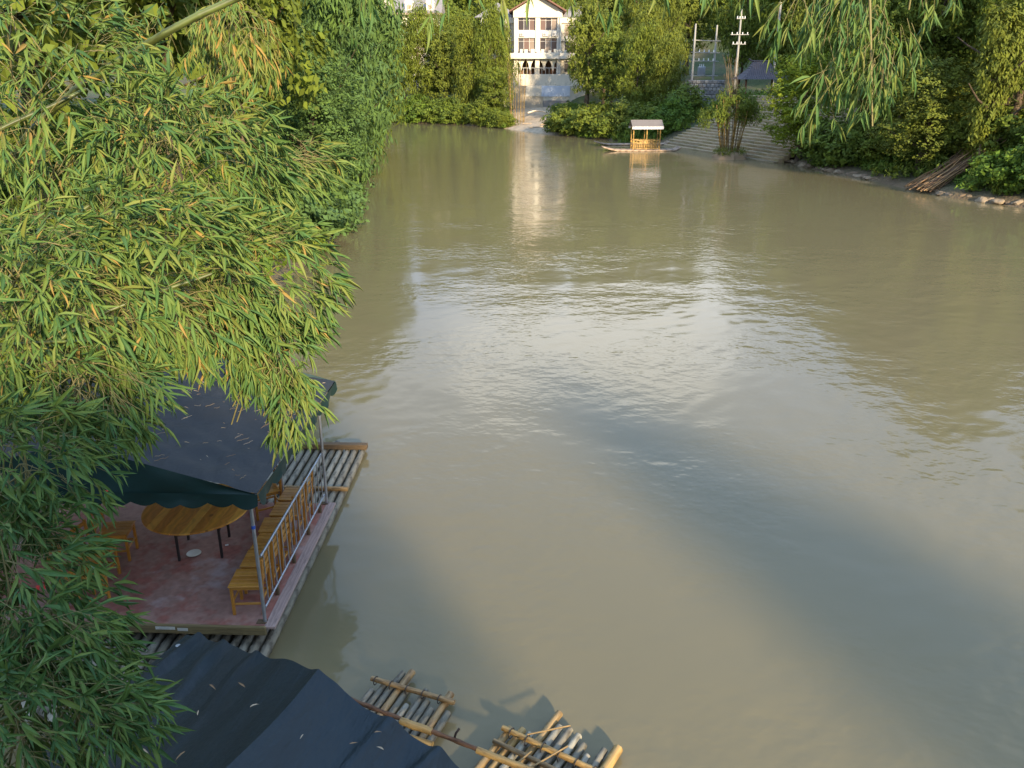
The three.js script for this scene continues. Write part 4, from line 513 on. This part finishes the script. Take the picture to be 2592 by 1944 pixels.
// ---------------------------------------------------------------- near covered raft, its navy canopy, and the raft beside it
const dirP = V3(0.37, 0, -0.929), dirS = V3(0.929, 0, 0.37);
{
  const r = rng(131), yaw = Math.atan2(-0.37, 0.929);          // local -z points along the poles, local x across
  const c = thing('covered_raft', 'weathered bamboo raft under a navy blue tarpaulin canopy', 'raft', [-1.35, 0, -7.85], yaw);
  const tips = [0.12, 0.32, 0.66, 0.74, 0.34, 0.02, 0.44, 0.2, 0.06, 0.5, 0.1];
  for (let i = 0; i < 11; i++) { const x = 0.56 - (10 - i) * 0.105, m = add('bamboo_pole', bambooPole(4.4 + tips[i] * 0.75, 0.038 + r() * 0.008, r, -0.05, 0.02), i === 3 || i === 9 ? bambooTan[2] : bambooGrey[[1, 3, 3, 1, 3, 0][i % 6]], c); put(m, x, 0.1 + (r() - 0.5) * 0.03, 4.3); }
  for (let i = 0; i < 14; i++) put(add('bamboo_pole', bambooPole(3.4 + r() * 0.5, 0.055, r, 0.05, 0.02), bambooGrey[Math.floor(r() * 4)], c), -0.62 - i * 0.118, 0.09, 4.3);
  put(add('cross_pole', bambooPole(1.14, 0.034, r, 0.05), bambooTan[2], c), 0.6, 0.185, -0.28, 0, Math.PI / 2, 0); put(add('cross_pole', bambooPole(1.3, 0.04, r, 0.05), bambooTan[1], c), 0.66, 0.19, 0.42, 0, Math.PI / 2, 0); put(add('cross_pole', bambooPole(2.8, 0.04, r, 0.05), bambooGrey[1], c), 0.6, 0.19, 1.6, 0, Math.PI / 2, 0);
  for (let i = 0; i < 5; i++) put(add('lashing', new THREE.TorusGeometry(0.052, 0.006, 5, 12), darkSteel, c), 0.4 - i * 0.22, 0.17, -0.28, 0, Math.PI / 2, 0);
  // canopy posts and tarpaulin: ridge end above (-1.46, 3.0, -5.02)
  const toL = (x, y, z) => c.worldToLocal(V3(x, y, z)); c.updateMatrixWorld(true); const E = toL(-1.46, 3.02, -5.05), hw = 2.05, drop = 0.78, len = 2.6;
  const fold = (s, t, q) => { const near = ss(0.75, 0, t); return 0.065 * Math.pow(0.5 + 0.5 * Math.sin(s * 24 + t * 2 * q + 4 * noise(s * 3, t * 3, q)), 3) * ss(0.05, 0.6, s) * near + 0.06 * noise(s * 3, t * 3.5, q) + 0.03 * noise(s * 8, t * 5, q + 3) - 0.12 * Math.sin(Math.PI * s) * Math.sin(Math.PI * Math.min(1, t * 1.2)); };
  for (const sg of [-1, 1]) add('tarp_slope', sheet(90, 70, (u, v) => [E.x + sg * (sg > 0 ? 1.7 : hw) * u, E.y - drop * u - 0.03 * Math.sin(v * 9) * (1 - u) + fold(u, v, sg * 4) * ss(0, 0.06, u), E.z + len * v + 0.03 * noise(u * 7, sg, 2) * (1 - v) - (sg < 0 ? 0.75 * u : 0)], [2, 2.4]), navyTarp, c);
  for (const sg of [-1, 1]) for (const t of [0.06, 0.95]) put(add('canopy_post', tube(line([0, 0.1, 0], [0, E.y - drop * 0.96, 0], 3), 0.024, 8), steel, c), E.x + sg * (sg > 0 ? 1.7 : hw) * 0.96, 0, E.z + len * t - (sg < 0 ? 0.7 : 0));
  add('ridge_bar', tube(line([E.x, E.y - 0.05, E.z + 0.03], [E.x, E.y - 0.05, E.z + len], 3), 0.02, 8), steel, c);
  const d = thing('bamboo_raft', 'small tan bamboo raft with cut pole ends beside the navy canopy', 'raft', [0.45, 0, -7.2], Math.atan2(-0.53, 0.85));
  const tp = [0.0, 0.1, 0.05, 0.66, 0.4, 0.44, 0.42, 0.3, 0.12, 0.36, 0.5];
  for (let i = 0; i < 11; i++) put(add('bamboo_pole', bambooPole(2.6 + tp[i] * 0.8, (i === 10 ? 0.054 : 0.037) + r() * 0.008, r, -0.04, 0.015), i === 3 || i === 10 || i < 2 ? bambooTan[i % 3] : bambooGrey[(i * 5) % 4], d), -0.58 + i * 0.118, 0.1 + (r() - 0.5) * 0.03, 2.55);
  put(add('cross_pole', bambooPole(1.36, 0.035, r, 0.05), bambooTan[1], d), 0.74, 0.19, 0.06, 0, Math.PI / 2, 0); put(add('cross_pole', bambooPole(1.1, 0.03, r, 0.05), bambooTan[2], d), 0.5, 0.19, 0.28, 0, Math.PI / 2, 0);
  for (let i = 0; i < 6; i++) put(add('lashing', new THREE.TorusGeometry(0.06, 0.006, 5, 12), darkSteel, d), 0.55 - i * 0.21, 0.17, 0.06, 0, Math.PI / 2, 0);
  for (const [x, z, a, L] of [[-0.3, 0.05, 0.7, 0.5], [-0.05, 0.5, 1.1, 0.55], [-0.2, 0.62, 1.3, 0.35]]) add('split_stick', tube(line([x, 0.25, z], [x + Math.cos(a) * L, 0.3, z - Math.sin(a) * L], 3, 0.01, r), 0.011, 5), bambooTan[0], d);
  const pole = thing('long_bamboo_pole', 'long brown bamboo pole lying across both small rafts', 'pole', [-1.98, 0.3, -7.8]); const c0 = line([0, 0.05, 0], [1.7, 0.02, 0.83], 22, 0.006, r); add('thin_end', tube(c0, (t) => 0.026 + 0.004 * Math.sin(t * 40), 9), std([0.2, 0.1, 0.05], { map: rep(poleTex, 0.6, 1) }), pole); const bb = add('thick_end', bambooPole(1.5, 0.037, r, -0.05), bambooTan[1], pole); put(bb, 1.6, 0.02, 0.79, 0, Math.atan2(-1.7, -0.83), 0);
  add('sheath', tube(line([0.72, 0.03, 0.37], [1.08, 0.03, 0.53], 6, 0.012, r), (t) => 0.046 - 0.01 * Math.abs(t - 0.5), 9), bambooTan[1], pole); add('cloth_knot', tube([[1.34, 0.02, 0.62], [1.36, 0.1, 0.63], [1.4, 0.14, 0.6]], 0.014, 5), darkSteel, pole);
  const gp = thing('gangplank', 'weathered pinkish plank leading to the covered raft', 'plank', [-3.9, 0.34, -7.3], 0.75); put(add('board', box(0.34, 0.045, 2.6, 0.006), std([0.4, 0.31, 0.27], { map: rep(grainTex, 0.8, 2) }), gp), 0, 0, 0); put(add('batten', box(0.3, 0.03, 0.05, 0.004), brownTimber, gp), 0, 0.038, -0.7); put(add('batten', box(0.3, 0.03, 0.05, 0.004), brownTimber, gp), 0, 0.038, 0.5);
}
// fallen leaves and twigs on the canopies
{
  const r = rng(151), dry = [[0.42, 0.29, 0.15], [0.5, 0.38, 0.24], [0.32, 0.19, 0.09]].map((c) => std(c, { side: THREE.DoubleSide })); raft.updateMatrixWorld(true);
  for (let i = 0; i < 84; i++) {
    const u = 0.04 + r() * 0.72, v = 0.03 + r() * 0.9, x = mix(0.09, -2.16, u), y = mix(2.40, 3.06, u) + 0.03 + 0.012, p = raft.localToWorld(V3(x, y, mix(0, -3.98, v))), tw = r() < 0.45, L = tw ? 0.07 + r() * 0.15 : 0.03 + r() * 0.045;
    const m = tw ? add('fallen_twig', tube(line([-L / 2, 0, 0], [L / 2, 0, 0], 5, 0.014, r), 0.0026, 4), dry[Math.floor(r() * 3)]) : add('fallen_leaf', LEAF[i % 4], dry[Math.floor(r() * 3)]); if (!tw) m.scale.set(L * 0.17, L, L);
    m.position.copy(p); m.rotation.set(0, (r() - 0.5) * 1.6 + (tw ? 0 : 1.5), 0.29); tag(m, tw ? 'thin dry twig fallen on the charcoal canopy' : 'dry bamboo leaf fallen on the charcoal canopy', tw ? 'twig' : 'leaf', 'dry leaves and twigs on the charcoal canopy');
  }
  const cr = scene.getObjectByName('covered_raft'); cr.updateMatrixWorld(true); const E = cr.worldToLocal(V3(-1.46, 3.02, -5.05));
  for (let i = 0; i < 26; i++) { const sg = r() < 0.5 ? -1 : 1, u = 0.1 + r() * 0.7, v = 0.05 + r() * 0.4, p = cr.localToWorld(V3(E.x + sg * 2.05 * u, E.y - 0.78 * u + 0.035, E.z + 2.6 * v)), L = 0.04 + r() * 0.05, m = add('fallen_leaf', LEAF[i % 4], dry[Math.floor(r() * 3)]); m.scale.set(L * 0.2, L, L); m.position.copy(p); m.rotation.set(0, r() * 6, 0); tag(m, 'dry bamboo leaf fallen on the navy canopy', 'leaf', 'dry leaves on the navy canopy'); }
}
// ---------------------------------------------------------------- near bamboo
{
  const lit = [0, 0, 1, 1, 1, 2, 3, 3, 3, 5, 5, 0, 1, 2, 0, 0, 1, 1, 1, 2, 3, 3, 3, 5, 0, 1, 2, 4, 4, 4, 6], low = [0, 0, 1, 2, 2, 0, 1, 3, 4, 2, 1], D = 1;  // lit mixes in more yellow leaves, putting sunlight into the upper sprays' colour
  const a = thing('leaning_bamboo', 'big leafy bamboo leaning over the charcoal canopy, sunlit on top', 'bamboo', [-6.2, 1.2, -4.8]); a.updateMatrixWorld(true);
  const inv = (list) => list.map(([x, y, z, ...q]) => [x, y, z, ...q]);
  // the leaves are laid out in world axes under a group that stands at the root
  const rootA = [-6.2, 1.2, -4.8], off = (R, l) => l.map(([x, y, z, ...q]) => [x - R[0], y - R[1], z - R[2], ...q]);
  const fix = (g, R, blobs, seed, cell, o) => { g.position.set(0, 0, 0); bambooMass(g, blobs, seed, cell, o); g.position.set(...R); for (const c of g.children) c.position.sub(V3(...R)); };
  fix(a, rootA, [
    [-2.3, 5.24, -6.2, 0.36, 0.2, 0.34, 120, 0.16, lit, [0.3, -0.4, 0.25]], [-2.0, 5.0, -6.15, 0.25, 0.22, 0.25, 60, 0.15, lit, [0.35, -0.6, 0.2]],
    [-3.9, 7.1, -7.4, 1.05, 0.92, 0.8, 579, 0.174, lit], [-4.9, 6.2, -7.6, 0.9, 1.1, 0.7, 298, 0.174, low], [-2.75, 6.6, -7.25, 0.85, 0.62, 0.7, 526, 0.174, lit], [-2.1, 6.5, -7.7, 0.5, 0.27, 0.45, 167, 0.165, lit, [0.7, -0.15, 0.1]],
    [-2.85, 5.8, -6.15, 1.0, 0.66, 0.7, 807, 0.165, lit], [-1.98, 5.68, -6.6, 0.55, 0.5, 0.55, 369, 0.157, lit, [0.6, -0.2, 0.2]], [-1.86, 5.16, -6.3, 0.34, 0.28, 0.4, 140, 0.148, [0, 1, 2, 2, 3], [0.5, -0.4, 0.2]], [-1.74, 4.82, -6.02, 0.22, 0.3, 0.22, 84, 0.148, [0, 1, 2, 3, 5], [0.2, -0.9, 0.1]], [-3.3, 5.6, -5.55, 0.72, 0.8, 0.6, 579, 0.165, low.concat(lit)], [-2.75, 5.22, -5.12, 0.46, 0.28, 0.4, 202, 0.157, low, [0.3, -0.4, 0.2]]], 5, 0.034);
  for (const [pts, rr] of [[[[0, 0, 0], [0.9, 2.6, -1], [2.1, 4.6, -2.2], [3.3, 5.4, -2.7]], 0.035], [[[-0.3, 0, 0.2], [0.2, 3, -0.8], [1.4, 5.2, -2], [2.6, 5.9, -2.6]], 0.032], [[[0.2, 0, 0.2], [1.5, 2.6, -0.4], [2.9, 4.2, -1], [4, 4.6, -1.6]], 0.028], [[[0, 0, 0.3], [1.2, 2.8, 0], [2.4, 4.2, -0.5], [3.3, 4.3, -0.6]], 0.024]]) add('culm', culm(pts, rr), culmGreen, a);
  const big = thing('green_culm', 'thick green bamboo culm slanting up out of the leaves', 'bamboo', [-6.5, 3.54, -8.4]); add('culm', culm([[0, 0, 0], [1.9, 3.0, 0.5], [3.53, 3.99, 0.8], [4.18, 4.29, 0.69], [6.0, 5.1, 0.4]], 0.045, 12), culmGreen, big);
  const b = thing('shaded_bamboo', 'low shaded bamboo with long green leaves in front of the navy canopy', 'bamboo', [-4.3, 1.6, -2.6]);
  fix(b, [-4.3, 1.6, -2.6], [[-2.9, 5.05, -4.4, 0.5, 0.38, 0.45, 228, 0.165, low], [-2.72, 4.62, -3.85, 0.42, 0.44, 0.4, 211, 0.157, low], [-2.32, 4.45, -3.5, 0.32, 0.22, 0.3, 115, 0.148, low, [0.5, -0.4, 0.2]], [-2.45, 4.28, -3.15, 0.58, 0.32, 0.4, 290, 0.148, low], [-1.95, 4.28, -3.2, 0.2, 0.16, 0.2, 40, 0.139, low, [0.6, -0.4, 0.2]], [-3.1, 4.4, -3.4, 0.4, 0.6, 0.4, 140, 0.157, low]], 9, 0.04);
  for (const [pts, rr] of [[[[0, 0, 0], [0.3, 1.6, -0.4], [1, 2.9, -1], [1.7, 3.3, -1.5]], 0.022], [[[0.1, 0, 0.1], [0.6, 1.5, -0.1], [1.4, 2.5, -0.4], [2.1, 2.8, -0.6]], 0.02]]) add('culm', culm(pts, rr), culmGreen, b);
  // ochre bamboo beyond, hanging sprays overhead
  const oc = thing('ochre_bamboo', 'yellow-brown bamboo hanging in the shade behind the green culm', 'bamboo', [-6.5, 3, -12]);
  fix(oc, [-6.5, 3, -12], [[-3.6, 7.6, -11.7, 0.6, 0.62, 0.5, 190, 0.2, [5, 5, 1, 6, 0, 3], [0.1, -0.9, 0.1]], [-4.6, 7.3, -12, 0.8, 0.8, 0.5, 120, 0.2, [4, 4, 2, 5], [0.1, -0.9, 0.1]]], 12, 0.03, { droop: 1 }); for (const [dx, dz] of [[0, 0], [0.4, 0.2]]) add('culm', culm([[dx, 0, dz], [0.6 + dx, 2.6, dz], [1.4 + dx, 3.8, dz - 0.3], [2.4 + dx, 4.3, dz - 0.4]], 0.03), culmGold, oc);
  const hang = (name, label, root, blobs, seed, cell, o, culms) => { const g = thing(name, label, 'bamboo', root, 0, 'bamboo sprays hanging into view overhead'); fix(g, root, blobs, seed, cell, o); for (const p of culms) add('branch', culm(p, 0.012, 7), twigMat, g); };
  const hp = [0, 1, 2, 2, 3, 5];
  hang('bamboo_spray', 'large bamboo spray hanging in front of the lime green tree', [2.1, 9.4, -5.6], [[2.12, 7.5, -5.7, 0.34, 0.3, 0.25, 44, 0.13, hp, [-0.1, -1, 0.1]], [2.26, 7.2, -5.55, 0.16, 0.22, 0.15, 26, 0.13, hp, [-0.15, -1, 0.1]], [2.55, 7.75, -5.8, 0.4, 0.2, 0.25, 20, 0.13, hp, [0.2, -1, 0.1]], [1.75, 7.6, -5.7, 0.2, 0.15, 0.2, 8, 0.16, hp, [-0.2, -1, 0]], [1.98, 7.12, -5.6, 0.16, 0.16, 0.15, 9, 0.18, hp, [-0.35, -0.9, 0]], [2.3, 7.35, -5.7, 0.4, 0.2, 0.2, 24, 0.13, hp, [0.1, -1, 0]]], 21, 0.03, { droop: 1, hang: true }, [[[0, 0, 0], [-0.1, -0.8, 0], [0.1, -1.7, 0], [0.2, -2.5, 0.1]], [[0.1, -0.2, 0], [0.35, -0.9, 0], [0.45, -1.8, -0.2]]]);
  hang('bamboo_spray', 'thin bamboo spray hanging in front of the white house', [0.2, 9.2, -5.4], [[-0.15, 7.72, -5.4, 0.32, 0.14, 0.2, 6, 0.15, hp, [0, -1, 0]], [0.4, 7.74, -5.45, 0.3, 0.13, 0.2, 5, 0.15, hp, [0, -1, 0]], [-0.42, 7.5, -5.4, 0.12, 0.16, 0.15, 2, 0.14, hp, [0, -1, 0]]], 22, 0.03, { droop: 1, hang: true }, [[[0, 0, 0], [-0.3, -0.8, 0], [-0.4, -1.5, 0]], [[0, 0, 0], [0.2, -0.8, 0], [0.25, -1.4, 0]]]);
  hang('bamboo_spray', 'sparse bamboo spray hanging in front of the tiled house', [-0.8, 9.2, -5.4], [[-0.8, 7.7, -5.4, 0.25, 0.18, 0.2, 4, 0.14, hp, [0.1, -1, 0]], [-1.1, 7.5, -5.5, 0.2, 0.2, 0.2, 2, 0.14, hp, [0.4, -0.8, 0]]], 23, 0.03, { droop: 1, hang: true }, [[[0, 0, 0], [-0.1, -0.8, 0], [0, -1.5, 0]]]);
  hang('bamboo_spray', 'bamboo spray hanging in front of the twin concrete poles', [1.2, 9.2, -5.5], [[0.95, 7.74, -5.45, 0.25, 0.12, 0.2, 5, 0.14, hp, [0, -1, 0]], [1.4, 7.75, -5.5, 0.25, 0.1, 0.2, 4, 0.14, hp, [0, -1, 0]]], 24, 0.03, { droop: 1, hang: true }, [[[0, 0, 0], [-0.2, -0.8, 0], [-0.2, -1.4, 0]], [[0, 0, 0], [0.2, -0.8, 0], [0.2, -1.4, 0]]]);
  const red = std([0.6, 0.03, 0.015], { roughness: 0.6, side: THREE.DoubleSide });
  const ribbon = (x, y, z, s, label) => { const g = thing('red_ribbon', label, 'ribbon', [x, y, z]); for (const [a, b] of [[0, 0], [0.07, -0.05], [-0.03, -0.12]]) add('strip', sheet(3, 6, (u, v) => [a + (u - 0.5) * 0.05 * s, b - v * 0.1 * s, 0.02 * Math.sin(v * 5 + a * 30)], [1, 1]), red, g); };
  ribbon(-5.0, 2.42, -9.05, 1, 'red ribbon scrap on the left of the charcoal canopy'); ribbon(-6.0, 1.25, -8.9, 1, 'orange red ribbon scrap low behind the shaded bamboo leaves');
}
renderer.render(scene, camera);
